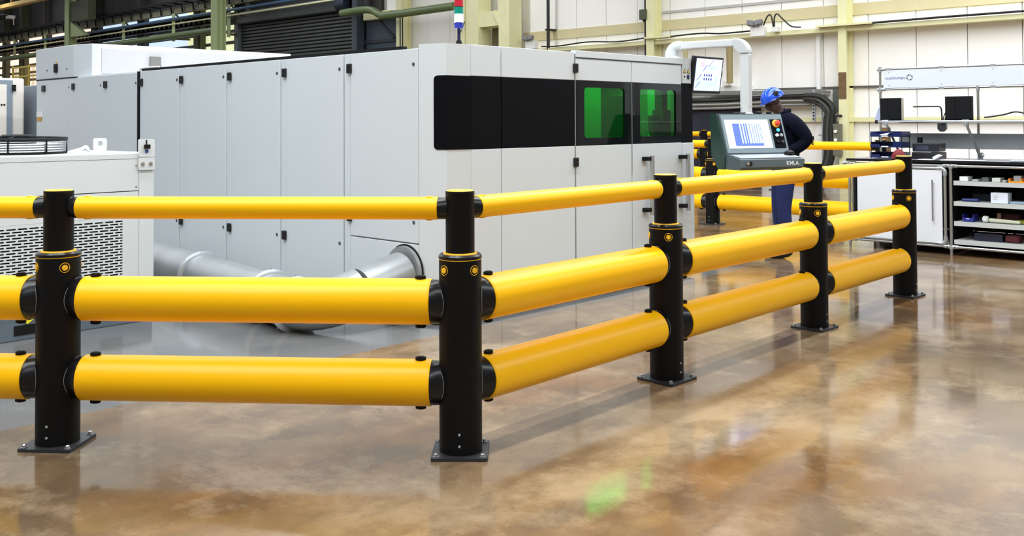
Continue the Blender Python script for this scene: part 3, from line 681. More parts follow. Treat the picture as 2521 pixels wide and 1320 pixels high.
tr = nt.nodes.new('ShaderNodeBsdfTransparent'); tr.inputs[0].default_value = (0.03, 0.60, 0.14, 1)
lw = nt.nodes.new('ShaderNodeLayerWeight'); lw.inputs[0].default_value = 0.5
fr = nt.nodes.new('ShaderNodeMapRange'); fr.inputs[1].default_value = 0.0; fr.inputs[2].default_value = 1.0; fr.inputs[3].default_value = 0.05; fr.inputs[4].default_value = 0.5
pw_ = nt.nodes.new('ShaderNodeMath'); pw_.operation = 'POWER'; pw_.inputs[1].default_value = 3.0
nt.links.new(lw.outputs['Facing'], pw_.inputs[0]); nt.links.new(pw_.outputs[0], fr.inputs[0])
ms = nt.nodes.new('ShaderNodeMixShader'); out = nt.nodes['Material Output']
nt.links.new(fr.outputs[0], ms.inputs[0]); nt.links.new(tr.outputs[0], ms.inputs[1]); nt.links.new(gl.outputs[0], ms.inputs[2]); nt.links.new(ms.outputs[0], out.inputs[0])
MATS['glass'] = GLASS
for y0, y1, wy0, wy1 in ((1.475, 2.230, 1.588, 2.137), (2.240, 3.0, 2.356, 2.913)):
    win_frame('window_surround', y0, y1, 1.251, 1.786, wy0, wy1, 1.313, 1.730, MGL)
    b_ = B(); prism(b_, [(-0.012, (wy0 + wy1) / 2 + a, 1.5215 + c) for a, c in rrect(wy1 - wy0 + .01, 0.427, 0.03, 4)], (-0.004, 0, 0)); obj('green_window', b_, GLASS, mc)
    rpanel('lower_panel', y0, y1, 0.03, 1.250, MWH); rpanel('upper_panel', y0, y1, 1.787, 1.965, MWH)
rpanel('header', 1.475, 3.02, 1.975, 2.03, MWH, -0.05, 0.006)
rpanel('seam_strip', 1.4655, 1.4725, 0.03, 2.0, ALU, -0.03, 0.003, 0); rpanel('seam_strip', 2.2325, 2.2375, 1.0, 1.8, ALU, -0.03, 0.003, 0)
# end column: rounded grey head with warning stickers, black below, white foot
b_ = B(); prism(b_, [(-0.9, 3.02, 1.80), (0.0, 3.02, 1.80)] + [(-0.05 + 0.05 * math.cos(a), 3.15 + 0.05 * math.sin(a), 1.80) for a in (0, .4, .8, 1.2, PI / 2)] + [(-0.9, 3.20, 1.80)], (0, 0, 0.235)); obj('end_head', b_, mat('end_head_grey', (198, 203, 204), 0.4), mc, smooth=True)
b_ = B(); box(b_, -0.05, -0.004, 3.004, 3.19, 1.245, 1.80); obj('black_band', b_, MBL, mc)
b_ = B(); box(b_, -0.05, 0.0, 3.006, 3.205, 0.03, 1.245); obj('end_foot', b_, MWH, mc, bevel=0.004)
STY = mat('sticker_yellow', (240, 200, 40), 0.5); STW = mat('sticker_white', (235, 235, 235), 0.5); STB = mat('sticker_blue', (40, 60, 110), 0.5)
for i, y in enumerate((3.055, 3.115)):
    b_ = B(); prism(b_, [(0.001, y - .022, 1.895), (0.001, y + .022, 1.895), (0.001, y, 1.94)], (0.001, 0, 0)); o = obj('warning_triangle', b_, RUB, mc)
    b_ = B(); prism(b_, [(0.002, y - .014, 1.899), (0.002, y + .014, 1.899), (0.002, y, 1.93)], (0.001, 0, 0)); obj('triangle_face', b_, STY, o)
    b_ = B(); lathe(b_, (0.001, y, 1.860), (1, 0, 0), [(0, 0.022), (0.001, 0.022)], 20); o = obj('round_sticker', b_, STW if i == 0 else RUB, mc)
    b_ = B(); lathe(b_, (0.002, y, 1.862), (1, 0, 0), [(0, 0.012 if i == 0 else .016), (0.001, 0.012 if i == 0 else .016)], 14); obj('pictogram', b_, RUB if i == 0 else STB, o)
# door handles: black stand-offs with aluminium bars
for y in (2.41, 2.975):
    h = B(); box(h, 0.04, 0.07, y + 0.025, y + 0.065, 0.62, 1.15); h = obj('door_handle', h, ALU, mc, bevel=0.006)
    for z in (1.10, 0.65):
        b_ = B(); box(b_, 0.0, 0.062, y - 0.03, y + 0.026, z, z + 0.035); obj('handle_mount', b_, RUB, h)
# hinges and screws
def hinge(name, x, z, right=False, w_=0.055, h_=0.075):
    b_ = B()
    if right:
        box(b_, 0.0, 0.018, x - w_ / 2, x + w_ / 2, z - h_ / 2, z + h_ / 2); o = obj('hinge', b_, HINGE, mc, bevel=0.005)
        for dz in (-.014, .014):
            b_ = B(); box(b_, 0.018, 0.0195, x - .009, x + .009, z + dz - .006, z + dz + .006); obj('hinge_recess', b_, RUB, o)
    else:
        box(b_, x - w_ / 2, x + w_ / 2, -0.018, 0.0, z - h_ / 2, z + h_ / 2); o = obj('hinge', b_, HINGE, mc, bevel=0.005)
        for dz in (-.014, .014):
            b_ = B(); box(b_, x - .009, x + .009, -0.0195, -0.018, z + dz - .006, z + dz + .006); obj('hinge_recess', b_, RUB, o)
for x in (-4.573, -3.735, -2.842, -1.955, -1.054): hinge('hinge', x, 1.87)
for x in (-3.735, -2.842, -1.955, -1.054): hinge('hinge', x, 0.505 if x != -1.054 else 0.72)
for z in (1.884, 1.118): hinge('hinge', 1.469, z, True)
for x in (-3.83, -2.955, -2.075, -1.188, -0.295):
    for z in ((1.872, 0.50) if x < -0.5 else (1.872, 0.724)):
        b_ = B(); lathe(b_, (x, 0.0, z), (0, -1, 0), [(0, 0.014), (0.003, 0.014), (0.004, 0.008)], 14); box(b_, x - 0.003, x + 0.003, -0.0055, -.003, z - 0.008, z + 0.008); obj('quarter_lock', b_, mat('lock_steel', (120, 124, 128), 0.3, 0.8), mc)
# black gutter along the top of the left face, thin lid
b_ = B(); box(b_, -4.62, -0.45, 0.02, 0.07, 1.985, 2.012); obj('top_gasket', b_, RUB, mc)
b_ = B(); box(b_, -4.66, -4.625, -0.01, 1.2, 0.03, 1.985); obj('joint_gap', b_, RUB, mc)
TAILTOP = 1
b_ = B(); sweep(b_, smooth_path([(-4.66, 0.02, 1.9), (-4.655, 0.02, 2.0), (-4.6, 0.03, 2.02), (-4.3, 0.05, 2.018)]), 0.012, 6); obj('edge_hose', b_, WPLAS, mc, smooth=True)
# inside of the window bay
INW = mat('bay_interior_light', (226, 232, 226), 0.5)
b_ = B(); box(b_, -1.34, -1.30, 1.48, 3.04, 1.0, 1.9); obj('bay_lining', b_, INW, mc)
b_ = B(); box(b_, -0.66, -0.60, 2.18, 2.56, 1.0, 1.9); obj('gantry_panel', b_, mat('gantry_grey', (168, 176, 170), 0.5), mc)
b_ = B(); box(b_, -0.66, -0.61, 2.56, 2.92, 1.30, 1.69); obj('inner_dark_rect', b_, mat('inner_dark_grey', (70, 84, 74), 0.5), mc)  # dark grey rectangle behind the left window
b_ = B(); box(b_, -0.20, -0.12, 2.86, 2.95, 1.5, 1.9); box(b_, -0.22, -0.10, 2.85, 2.97, 1.02, 1.55); lathe(b_, (-0.16, 2.78, 1.3), (0, 0, 1), [(0, 0.03), (0.06, 0.05), (0.2, 0.05)], 14); obj('reflected_silhouette', b_, mat('silhouette_grey', (70, 80, 84), 0.4), mc)  # dark shape imitating the silhouette reflected in the right window
b_ = B(); box(b_, -0.60, -0.42, 3.035, 3.05, 1.0, 1.9); obj('painted_reflection', b_, mat('reflection_dull_grey', (140, 156, 146), 0.5), mc)  # grey board painted as the white wall's reflection in the right window
ld = bpy.data.lights.new('bay_lamp', 'AREA'); ld.shape = 'RECTANGLE'; ld.size = 1.3; ld.size_y = 0.1; ld.energy = 7
lo_ = bpy.data.objects.new('bay_lamp', ld); COL.objects.link(lo_); lo_.location = (-0.34, 2.34, 1.89); lo_.rotation_euler = (0, math.radians(-25), PI / 2); lo_.rotation_euler = (0, 0, PI / 2)
lo_.parent = mc; lo_.matrix_parent_inverse = WM[mc.name].inverted()

# tail unit of the machine, left of the black joint
tl = thing('machine_tail_unit', 'white rear cabinet of the machine left of the black vertical joint', 'cabinet', (-6, 1.2, 0))
b_ = B(); box(b_, -7.4, -4.67, 0.02, 2.6, 0.03, 1.985); obj('body', b_, MWH, tl)
for x0, x1 in ((-7.39, -6.335), (-6.33, -5.48), (-5.475, -4.675)):
    b_ = B(); box(b_, x0, x1, 0.005, 0.02, 0.06, 1.975); obj('door_panel', b_, MWH, tl, bevel=0.003)
for x, w_ in ((-7.156, .09), (-6.285, .06), (-5.437, .07)):
    b_ = B(); box(b_, x - w_ / 2, x + w_ / 2, -0.014, 0.005, 1.835, 1.91); obj('hinge', b_, HINGE, tl, bevel=0.005)
for x in (-6.42, -5.57, -4.72):
    b_ = B(); lathe(b_, (x, 0.005, 1.868), (0, -1, 0), [(0, 0.012), (0.004, 0.012)], 12); obj('quarter_lock', b_, mat('lock_steel', (120, 124, 128), 0.3, 0.8), tl)
b_ = B(); box(b_, -7.38, -7.22, 0.0, 0.005, 1.53, 1.59); o = obj('sticker', b_, STW, tl)
b_ = B(); box(b_, -7.37, -7.22, -0.001, 0.0, 1.48, 1.53); obj('orange_label', b_, mat('label_orange', (206, 150, 60), 0.5), tl)
b_ = B(); lathe(b_, (-7.36, 0.005, 0.80), (0, -1, 0), [(0, 0.06), (0.02, 0.06), (0.021, 0.03), (0.05, 0.025)], 18); obj('main_switch', b_, STY, tl)
b_ = B(); box(b_, -7.385, -7.335, -0.05, -0.02, 0.76, 0.84); obj('switch_grip', b_, RUB, tl)
b_ = B(); box(b_, -7.4, -6.2, 0.002, 0.018, 1.972, 1.985); obj('top_gasket', b_, RUB, tl)
# upper housing standing on the tail unit
uh = thing('upper_housing', 'white chamfered filter housing standing on the rear cabinet', 'housing', (-6.7, 1.4, 1.985))
b_ = B(); prism(b_, [(-7.46, 0.02, 1.985), (-6.34, 0.02, 1.985), (-6.02, 0.10, 1.985), (-6.0, 0.16, 1.985), (-6.0, 2.74, 1.985), (-7.46, 2.74, 1.985)], (0, 0, 0.375)); obj('body', b_, MWH, uh, bevel=0.006)
b_ = B(); box(b_, -6.0, -5.99, 0.20, 2.70, 2.02, 2.31); obj('side_panel', b_, mat('housing_white', (192, 191, 194), 0.45), uh, bevel=0.003)
b_ = B(); box(b_, -5.99, -5.96, 0.77, 0.90, 2.10, 2.24); obj('fan_grille', b_, mat('grille_grey', (122, 120, 118), 0.6), uh, bevel=0.004)
b_ = B(); box(b_, -6.87, -6.78, -0.001, 0.02, 2.055, 2.16); obj('latch', b_, RUB, uh, bevel=0.01)
b_ = B(); prism(b_, [(-6.84, 0.018, 2.17), (-6.80, 0.018, 2.17), (-6.82, 0.018, 2.21)], (0, -0.002, 0)); obj('warning_triangle', b_, STY, uh)
for x in (-7.1, -6.52):
    b_ = B(); lathe(b_, (x, 0.02, 2.09), (0, -1, 0), [(0, 0.012), (0.004, 0.012)], 12); obj('quarter_lock', b_, mat('lock_steel', (120, 124, 128), 0.3, 0.8), uh)
b_ = B(); box(b_, -9.65, -7.47, 0.5, 2.2, 0, 1.97); rb = single('grey_cabinet', b_, CABG, 'blue grey steel cabinet standing between the warm white cabinet and the machine', 'cabinet', bevel=0.01)

# signal tower on the machine roof
st = thing('signal_tower', 'signal tower lamp with red, green and glowing white segments on the machine', 'signal lamp', (-0.10, 0.27, 1.985))
sx_, sy_ = -0.10, 0.27
b_ = B(); lathe(b_, (sx_, sy_, 1.985), (0, 0, 1), [(0, 0.022), (0.05, 0.022), (0.065, 0.016), (0.066, 0.012)], 18); obj('foot', b_, RUB, st, smooth=True)
b_ = B(); lathe(b_, (sx_, sy_, 2.045), (0, 0, 1), [(0, 0.012), (0.09, 0.012)], 14); obj('pole', b_, mat('pole_navy', (32, 34, 70), 0.35), st, smooth=True)
b_ = B(); lathe(b_, (sx_, sy_, 2.135), (0, 0, 1), [(0, 0.028), (0.005, 0.033), (0.045, 0.033)], 24); obj('base_ring', b_, mat('ring_blue', (46, 58, 168), 0.35), st, smooth=True)
for z, hgt, m, nm in ((2.180, 0.060, emis('lamp_white', (240, 250, 255), 6.0), 'white_lens'), (2.242, 0.052, mat('lens_green', (0, 140, 120), 0.3, emit=0.05), 'green_lens'), (2.296, 0.055, mat('lens_red', (190, 30, 50), 0.3, emit=0.05), 'red_lens')):
    b_ = B(); seg = 36; prof = [(0, 0.0325), (hgt, 0.0325)]; lathe(b_, (sx_, sy_, z), (0, 0, 1), prof, seg)
    for i, v in enumerate(b_.verts):
        if nm != 'white_lens' and (i % seg) % 3 == 0: v.co.x = sx_ + (v.co.x - sx_) * 0.95; v.co.y = sy_ + (v.co.y - sy_) * 0.95
    obj(nm, b_, m, st)
b_ = B(); lathe(b_, (sx_, sy_, 2.294), (0, 0, 1), [(0, 0.034), (0.004, 0.034)], 24); obj('divider_ring', b_, mat('divider_dark', (90, 20, 40), 0.4), st)
b_ = B(); lathe(b_, (sx_, sy_, 2.351), (0, 0, 1), [(0, 0.0335), (0.01, 0.0335), (0.018, 0.02)], 24); obj('cap', b_, RUB, st)

# ------------------------------------------------------------------ galvanised duct from the chiller side into the machine
du = thing('extraction_duct', 'grey galvanised round duct running along the floor into the machine side', 'duct', (-1.6, -0.6, 0.0))
def duct_sec(p, q, r, nm='duct_section'):
    b_ = B(); p, q = Vector(p), Vector(q); lathe(b_, p, q - p, [(0, r), ((q - p).length, r)], 36); obj(nm, b_, GALV, du, smooth=True)
def flange_at(p, d, r):
    b_ = B(); lathe(b_, Vector(p) - Vector(d).normalized() * 0.03, d, [(0, r + .004), (0.005, r + 0.026), (0.022, r + 0.03), (0.04, r + 0.03), (0.055, r + 0.004)], 36); f = obj('clamp_ring', b_, mat('clamp_zinc', (186, 194, 200), 0.3, 0.6), du, smooth=True)
    dd, a, bb = frame_of(d)
    for k in range(8):
        c = Vector(p) + (a * math.cos(k * PI / 4) + bb * math.sin(k * PI / 4)) * (r + 0.03)
        b_ = B(); lathe(b_, c - dd * .005, (a * math.cos(k * PI / 4) + bb * math.sin(k * PI / 4)), [(0, 0.007), (0.006, 0.007)], 8); obj('rivet', b_, STEEL, f)
rd = 0.175
P0 = (-4.1, -0.40, 0.215); P1 = (-2.36, -0.54, 0.185); P2 = (-1.10, -0.68, 0.178); P3 = (-0.72, -0.72, 0.178)
duct_sec(P0, P1, rd); duct_sec(P1, P2, rd); duct_sec(P2, P3, rd)
flange_at(P1, Vector(P2) - Vector(P0), rd); flange_at(P2, Vector(P3) - Vector(P1), rd)
el = smooth_path([P3, (-0.56, -0.68, 0.185), (-0.45, -0.56, 0.215), (-0.40, -0.40, 0.27)], 5)
b_ = B(); sweep(b_, el, rd * 0.96, 32); obj('elbow', b_, GALV, du, smooth=True)
flange_at(P3, Vector((1, 0, 0)), rd * 0.97)
duct_sec((-0.40, -0.40, 0.27), (-0.386, -0.03, 0.35), 0.16, 'spigot')
b_ = B(); lathe(b_, (-0.385, -0.008, 0.365), (0, 1, 0), [(0, 0.196), (0.008, 0.196)], 36); obj('rubber_seal', b_, RUB, du, smooth=True)
b_ = B(); lathe(b_, (-0.385, -0.035, 0.36), (0, 1, 0), [(0, 0.188), (0.026, 0.190)], 36); obj('wall_flange', b_, GALV, du, smooth=True)

# ------------------------------------------------------------------ chiller
ch = thing('chiller', 'white water chiller with slotted grille and a fan on top, at left', 'chiller', (-2.3, -2.2, 0))
CX0, CX1, CY0, CY1 = -2.75, -1.80, -3.35, -1.23
b_ = B(); box(b_, CX0 + .02, CX1 - 0.06, CY0 + .02, CY1 - .02, 0.16, 1.19); obj('core', b_, CHILI, ch)
b_ = B(); box(b_, CX0, CX1, CY0, CY1, 1.19, 1.235); obj('top_cover', b_, LUGW, ch, bevel=0.006)
b_ = B(); box(b_, CX1 - 0.02, CX1 - .002, CY0 + .11, CY1 - 0.115, 0.96, 1.19); obj('upper_panel', b_, LUGW, ch, bevel=0.003)
b_ = B(); box(b_, CX1 - 0.02, CX1 - .004, CY0 + .11, CY1 - 0.115, 0.772, 0.955); obj('middle_panel', b_, LUGW, ch, bevel=0.003)
for y0, y1 in ((CY1 - 0.113, CY1), (CY0, CY0 + 0.113)):
    b_ = B(); box(b_, CX1 - 0.12, CX1, y0, y1, 0.16, 1.19); obj('corner_post', b_, LUGW, ch, bevel=0.004)
    b_ = B(); box(b_, CX0, CX0 + 0.12, y0, y1, 0.16, 1.19); obj('corner_post', b_, LUGW, ch, bevel=0.004)
b_ = B(); box(b_, CX0 + .1, CX1 - .1, CY1 - 0.02, CY1 - .004, 0.16, 1.19); obj('side_panel', b_, LUGW, ch)
b_ = B(); box(b_, CX0, CX0 + .02, CY0, CY1, 0.16, 1.19); obj('rear_panel', b_, LUGW, ch)
b_ = B(); box(b_, CX1 - 0.02, CX1 - .002, CY1 - .235, CY1 - 0.115, 0.17, 0.77); obj('grille_margin', b_, LUGW, ch)
b_ = B(); box(b_, CX1 - 0.02, CX1 - .002, CY0 + .113, CY0 + 0.2, 0.17, 0.77); obj('grille_margin', b_, LUGW, ch)
# slotted sheet: strips and the bridges between slots
b_ = B(); gy0, gy1 = CY0 + 0.2, CY1 - 0.235; z = 0.17; row = 0; ph = 0.0200; shh = 0.0102; pl = 0.0735; gap = 0.0145
while z < 0.77 - ph:
    box(b_, CX1 - 0.006, CX1 - .003, gy0, gy1, z, z + ph - shh)
    y = gy0 + (pl / 2 if row % 2 else 0)
    while y < gy1:
        box(b_, CX1 - 0.006, CX1 - .003, y, min(y + gap, gy1), z + ph - shh, z + ph); y += pl
    z += ph; row += 1
box(b_, CX1 - 0.006, CX1 - .003, gy0, gy1, z, 0.772)
tag(obj('slotted_grille', b_, LUGW, ch), kind='stuff')
b_ = B(); box(b_, CX0 + .02, CX1 - .01, CY0, CY1 - .005, 0.0, 0.155); obj('skirt', b_, SKIRT, ch, bevel=0.006)
for y in (-2.2, -1.62, -2.75):
    b_ = B(); box(b_, CX1 - .012, CX1 - .006, y, y + 0.16, 0.035 if y < -2 else .09, 0.10 if y < -2 else .15); obj('fork_pocket', b_, RUB, ch)
b_ = B(); prism(b_, [(CX1 - .004, -2.18, 0.150), (CX1 - .004, -2.05, 0.150), (CX1 - .004, -2.115, 0.105)], (0.002, 0, 0)); obj('yellow_arrow', b_, mat('arrow_yellow', (230, 220, 30), 0.5), ch)
# lifting lugs
b_ = B(); prism(b_, [(CX1 + .002, CY1 - .062 + a, 1.27 + c) for a, c in rrect(0.124, 0.13, 0.012, 3)], (0.008, 0, 0)); lg = obj('lifting_lug', b_, LUGW, ch)
b_ = B(); prism(b_, [(CX1 + .003, CY1 - .062 + a, 1.155 + c) for a, c in rrect(0.124, 0.09, 0.012, 3)], (0.009, 0, 0)); lg2 = obj('lug_foot', b_, LUGW, ch)
for dy in (-0.03, 0.03):
    b_ = B(); lathe(b_, (CX1 + .012, CY1 - .062 + dy, 1.155), (1, 0, 0), [(0, 0.015), (0.004, 0.015), (0.005, 0.009), (0.012, 0.009)], 12); obj('bolt', b_, STEEL, lg2)
b_ = B(); lathe(b_, (CX1 + .010, CY1 - .062, 1.245), (1, 0, 0), [(0, 0.013), (0.004, 0.012)], 14); obj('blue_disc', b_, mat('disc_blue', (40, 80, 150), 0.4), lg)
b_ = B(); box(b_, CX1 + .010, CX1 + .03, CY1 - .082, CY1 - .042, 1.265, 1.295); sweep(b_, [(CX1 + .012, CY1 - .062, 1.29), (CX1 + .014, CY1 - .065, 1.33)], 0.004, 6); obj('seal_tag', b_, RUB, lg)
b_ = B(); prism(b_, [(-2.60, CY1 - .058 + a, 1.235 + .05 + c) for a, c in rrect(0.108, 0.10, 0.02, 3)], (0.01, 0, 0)); lb = obj('lifting_lug', b_, LUGW, ch)
b_ = B(); lathe(b_, (-2.59, CY1 - .058, 1.295), (1, 0, 0), [(0, 0.019), (0.001, 0.019)], 18); obj('lug_hole', b_, GREYP, lb)
for z in (1.145, 0.99): 
    b_ = B(); lathe(b_, (CX1 - .002, CY1 - .135, z), (1, 0, 0), [(0, 0.008), (0.004, 0.006)], 10); obj('panel_screw', b_, STEEL, ch)
# fan with wire guard
fx, fy, fr_ = -2.32, -2.0, 0.32
fa = B(); lathe(fa, (fx, fy, 1.235), (0, 0, 1), [(0, fr_), (0.012, fr_)], 40); fan = obj('fan_base', fa, RUB, ch, smooth=True)
for k in range(5):
    b_ = B(); n = 40; sweep(b_, [(fx + fr_ * .98 * math.cos(2 * PI * i / n), fy + fr_ * .98 * math.sin(2 * PI * i / n), 1.256 + k * 0.0175) for i in range(n)], 0.0052, 6, True); obj('guard_ring', b_, STEEL, fan, smooth=True)
b_ = B(); n = 40; sweep(b_, [(fx + fr_ * math.cos(2 * PI * i / n), fy + fr_ * math.sin(2 * PI * i / n), 1.342) for i in range(n)], 0.012, 6, True); obj('guard_rim', b_, RUB, fan, smooth=True)
for k in range(8):
    a = 2 * PI * k / 8 + .25
    b_ = B(); sweep(b_, [(fx + fr_ * 1.01 * math.cos(a), fy + fr_ * 1.01 * math.sin(a), 1.24), (fx + fr_ * 1.01 * math.cos(a), fy + fr_ * 1.01 * math.sin(a), 1.35), (fx + .1 * math.cos(a), fy + .1 * math.sin(a), 1.357)], 0.006, 6); obj('guard_spoke', b_, RUB, fan)
b_ = B(); lathe(b_, (fx, fy, 1.25), (0, 0, 1), [(0, 0.27), (0.06, 0.27)], 30); obj('fan_drum', b_, mat('fan_coil_grey', (140, 146, 146), 0.5), fan, smooth=True)
b_ = B(); lathe(b_, (fx, fy, 1.31), (0, 0, 1), [(0, 0.12), (0.055, 0.12), (0.065, 0.10)], 24); obj('fan_motor', b_, RUB, fan, smooth=True)
b_ = B(); sweep(b_, smooth_path([(-2.1, -1.72, 1.245), (-2.2, -1.60, 1.262), (-2.35, -1.5, 1.275), (-2.42, -1.45, 1.24)]), 0.012, 8); obj('white_hose', b_, WPLAS, ch, smooth=True)
b_ = B(); box(b_, -2.74, -2.45, -2.62, -2.12, 1.236, 1.40); single('white_pump_box', b_, WPLAS, 'white box standing behind the fan on the chiller', 'box', bevel=0.015)

# warm white electrical cabinet further left
ec = thing('electrical_cabinet', 'warm white electrical cabinet with a grey framed door at far left', 'cabinet', (-9.25, -0.3, 0))
b_ = B(); box(b_, -9.7, -8.8, -1.0, 0.37, 0.0, 2.06); obj('body', b_, CABW, ec, bevel=0.025)
b_ = B(); box(b_, -8.8, -8.77, -0.9, 0.21, 1.2, 2.03); obj('door_frame', b_, CABG, ec, bevel=0.004)
b_ = B(); box(b_, -8.77, -8.755, -0.84, 0.13, 1.28, 1.97); obj('door_panel', b_, CABW, ec, bevel=0.004)
for y in (0.10, 0.065):
    b_ = B(); lathe(b_, (-8.755, y, 1.70), (1, 0, 0), [(0, 0.014), (0.01, 0.01)], 10); obj('knob', b_, RUB, ec)
b_ = B(); box(b_, -8.78, -8.74, 0.20, 0.24, 1.88, 1.97); obj('hinge', b_, RUB, ec)

# ------------------------------------------------------------------ control console on its swing arm
th = math.radians(26.6); wv = Vector((math.sin(th), math.cos(th), 0)); nv = Vector((wv.y, -wv.x, 0)); o0 = Vector((0.68, 3.0, 0)) + wv * 0.036
co = thing('control_console', 'dark green machine control console with lit screen hanging from a grey swing arm', 'console', (-0.1, 3.0, 2.03))
def P(u, n, z): return o0 + wv * u + nv * n + Vector((0, 0, z))
prof = [(-0.12, 1.508), (0.0, 1.508), (0.128, 1.155), (0.335, 1.122), (0.345, 1.055), (0.325, 1.032), (0.02, 1.032), (-0.1, 1.15)]
b_ = B(); prism(b_, [P(-0.318, n, z) for n, z in prof], wv * 0.636); obj('housing', b_, CONS, co, bevel=0.004)
for s in (-1, 1):
    b_ = B(); prism(b_, [P(s * 0.3185, n, z) for n, z in [(-0.125, 1.512), (-.02, 1.512), (0.112, 1.14), (0.1, 1.03), (0.0, 1.028), (-0.105, 1.145)]], wv * 0.012 * s); obj('side_cheek', b_, CONSD, co)
# face frame directions
fd = (P(0, 0.128, 1.155) - P(0, 0, 1.508)); fl_len = fd.length; fd.normalize(); fn = wv.cross(fd); fn = fn if fn.dot(nv) > 0 else -fn
def Q(u, t, h): return P(u, 0, 1.508) + fd * t + fn * h      # u across, t down the sloped face, h proud
def slab(name, u0, u1, t0, t1, h0, h1, m, par=co, bev=0.0):
    b_ = B(); prism(b_, [Q(u0, t0, h0), Q(u1, t0, h0), Q(u1, t1, h0), Q(u0, t1, h0)], fn * (h1 - h0)); return obj(name, b_, m, par, bevel=bev)
slab('face_plate', -0.31, 0.31, 0.012, fl_len - 0.012, 0.0005, 0.006, CONSB, bev=0.002)
scr = slab('screen', -0.283, 0.155, 0.058, 0.318, 0.006, 0.009, emis('screen_white', (226, 232, 255), 1.3))
scb = emis('screen_blue', (62, 82, 190), 1.3); scl = emis('screen_pale', (150, 176, 224), 1.4); scr_red = emis('screen_red', (250, 90, 100), 1.2)
slab('screen_drawing', -0.215, 0.07, 0.092, 0.30, 0.009, 0.0095, scb, scr)
for u0, u1 in ((-0.145, -0.132), (-0.118, -0.104), (-0.09, -0.082), (-0.068, -0.045), (-0.038, -0.018), (-0.012, 0.006), (0.012, 0.028), (0.034, 0.05), (0.054, 0.064)):
    slab('screen_stripe', u0, u1, 0.092, 0.275, 0.0095, 0.010, scl, scr)
slab('screen_mark', 0.075, 0.135, 0.205, 0.210, 0.009, 0.0095, scr_red, scr)
slab('screen_line', -0.268, -0.225, 0.108, 0.110, 0.009, 0.0095, scb, scr)
bp_ = slab('button_panel', 0.180, 0.293, 0.055, 0.322, 0.006, 0.009, MBL)
def knob(u, t, r, h, m, name, par=bp_, hs=None):
    b_ = B(); lathe(b_, Q(u, t, 0.009), fn, [(0, r), (h, r), (h + 0.003, r * 0.85)], 20); return obj(name, b_, m, par, smooth=True)
es = knob(0.232, 0.097, 0.036, 0.008, mat('estop_yellow', (236, 170, 50), 0.5), 'emergency_stop_plate')
b_ = B(); lathe(b_, Q(0.236, 0.097, 0.017), fn, [(0, 0.014), (0.014, 0.014), (0.016, 0.024), (0.03, 0.022), (0.034, 0.014)], 20); obj('emergency_stop_button', b_, mat('estop_red', (222, 60, 50), 0.4), es, smooth=True)
knob(0.243, 0.155, 0.016, 0.006, emis('button_cyan', (60, 170, 230), 1.0), 'lit_button')
for u, t, m in ((0.218, 0.205, WPLAS), (0.262, 0.205, GREYP), (0.215, 0.265, RUB), (0.262, 0.265, PLATE)): knob(u, t, 0.015, 0.012, m, 'selector_knob')
# tray front with key switch and lettering
fu = (P(0, 0.345, 1.055) - P(0, 0.335, 1.122)).normalized(); tn = wv.cross(fu); tn = tn if tn.dot(nv) > 0 else -tn
def T_(u, t, h): return P(u, 0.335, 1.122) + fu * t + tn * h
b_ = B(); prism(b_, [T_(-0.27, 0.018, 0.0005), T_(-0.21, 0.018, .0005), T_(-0.21, 0.052, .0005), T_(-0.27, 0.052, .0005)], tn * 0.003); ks = obj('key_plate', b_, RUB, co)
b_ = B(); lathe(b_, T_(-0.255, 0.035, 0.003), tn, [(0, 0.016), (0.008, 0.016), (0.009, 0.008)], 18); obj('key_switch', b_, STEEL, ks, smooth=True)
text_mesh('lettering', 'KMLA', 0.048, T_(0.13, 0.052, 0.0008), wv, -fu, mat('letter_grey', (206, 212, 216), 0.4), co, 0.0008, bold=0.0006)
b_ = B(); prism(b_, [P(-0.3, 0.155, 1.153), P(0.3, 0.155, 1.153), P(0.3, 0.31, 1.129), P(-0.3, 0.31, 1.129)], (0, 0, 0.006)); obj('keyboard_pad', b_, mat('pad_grey', (146, 152, 156), 0.4), co)
b_ = B(); lathe(b_, P(0.26, 0.20, 1.157), (0, 0, 1), [(0, 0.045), (0.02, 0.04), (0.032, 0.02), (0.034, 0.0)], 18); single('computer_mouse', b_, RUB, 'black computer mouse on the console tray', 'mouse', smooth=True)
# swing arm
az = 2.145
ax = Vector((-0.10, 3.0, 0)); bx = o0 + nv * -0.06
b_ = B(); lathe(b_, (ax.x, ax.y, 2.03), (0, 0, 1), [(0, 0.09), (0.012, 0.088), (0.02, 0.066), (0.075, 0.062)], 28); obj('arm_base', b_, mat('elbow_grey', (196, 202, 206), 0.3), co, smooth=True)
d2 = (Vector((bx.x, bx.y, 0)) - Vector((ax.x, ax.y, 0))).normalized()
b_ = B(); sweep(b_, smooth_path([(ax.x, ax.y, 2.07), Vector((ax.x, ax.y, 2.115)) + d2 * 0.012, Vector((ax.x, ax.y, az)) + d2 * 0.055, Vector((ax.x, ax.y, az)) + d2 * 0.11], 5), [0.06, .06, .059, .058, .057, .056, .055, .053, .051, .049, .047, .046, .045, .044, .043, .042], 20); obj('arm_elbow', b_, mat('elbow_grey', (196, 202, 206), 0.3), co, smooth=True)
b_ = B(); A_ = Vector((ax.x, ax.y, az)) + d2 * 0.10; E_ = Vector((bx.x, bx.y, az)) - d2 * 0.10
bar(b_, A_, E_, 0.075, 0.07); obj('arm_tube', b_, ARMW, co, bevel=0.012)
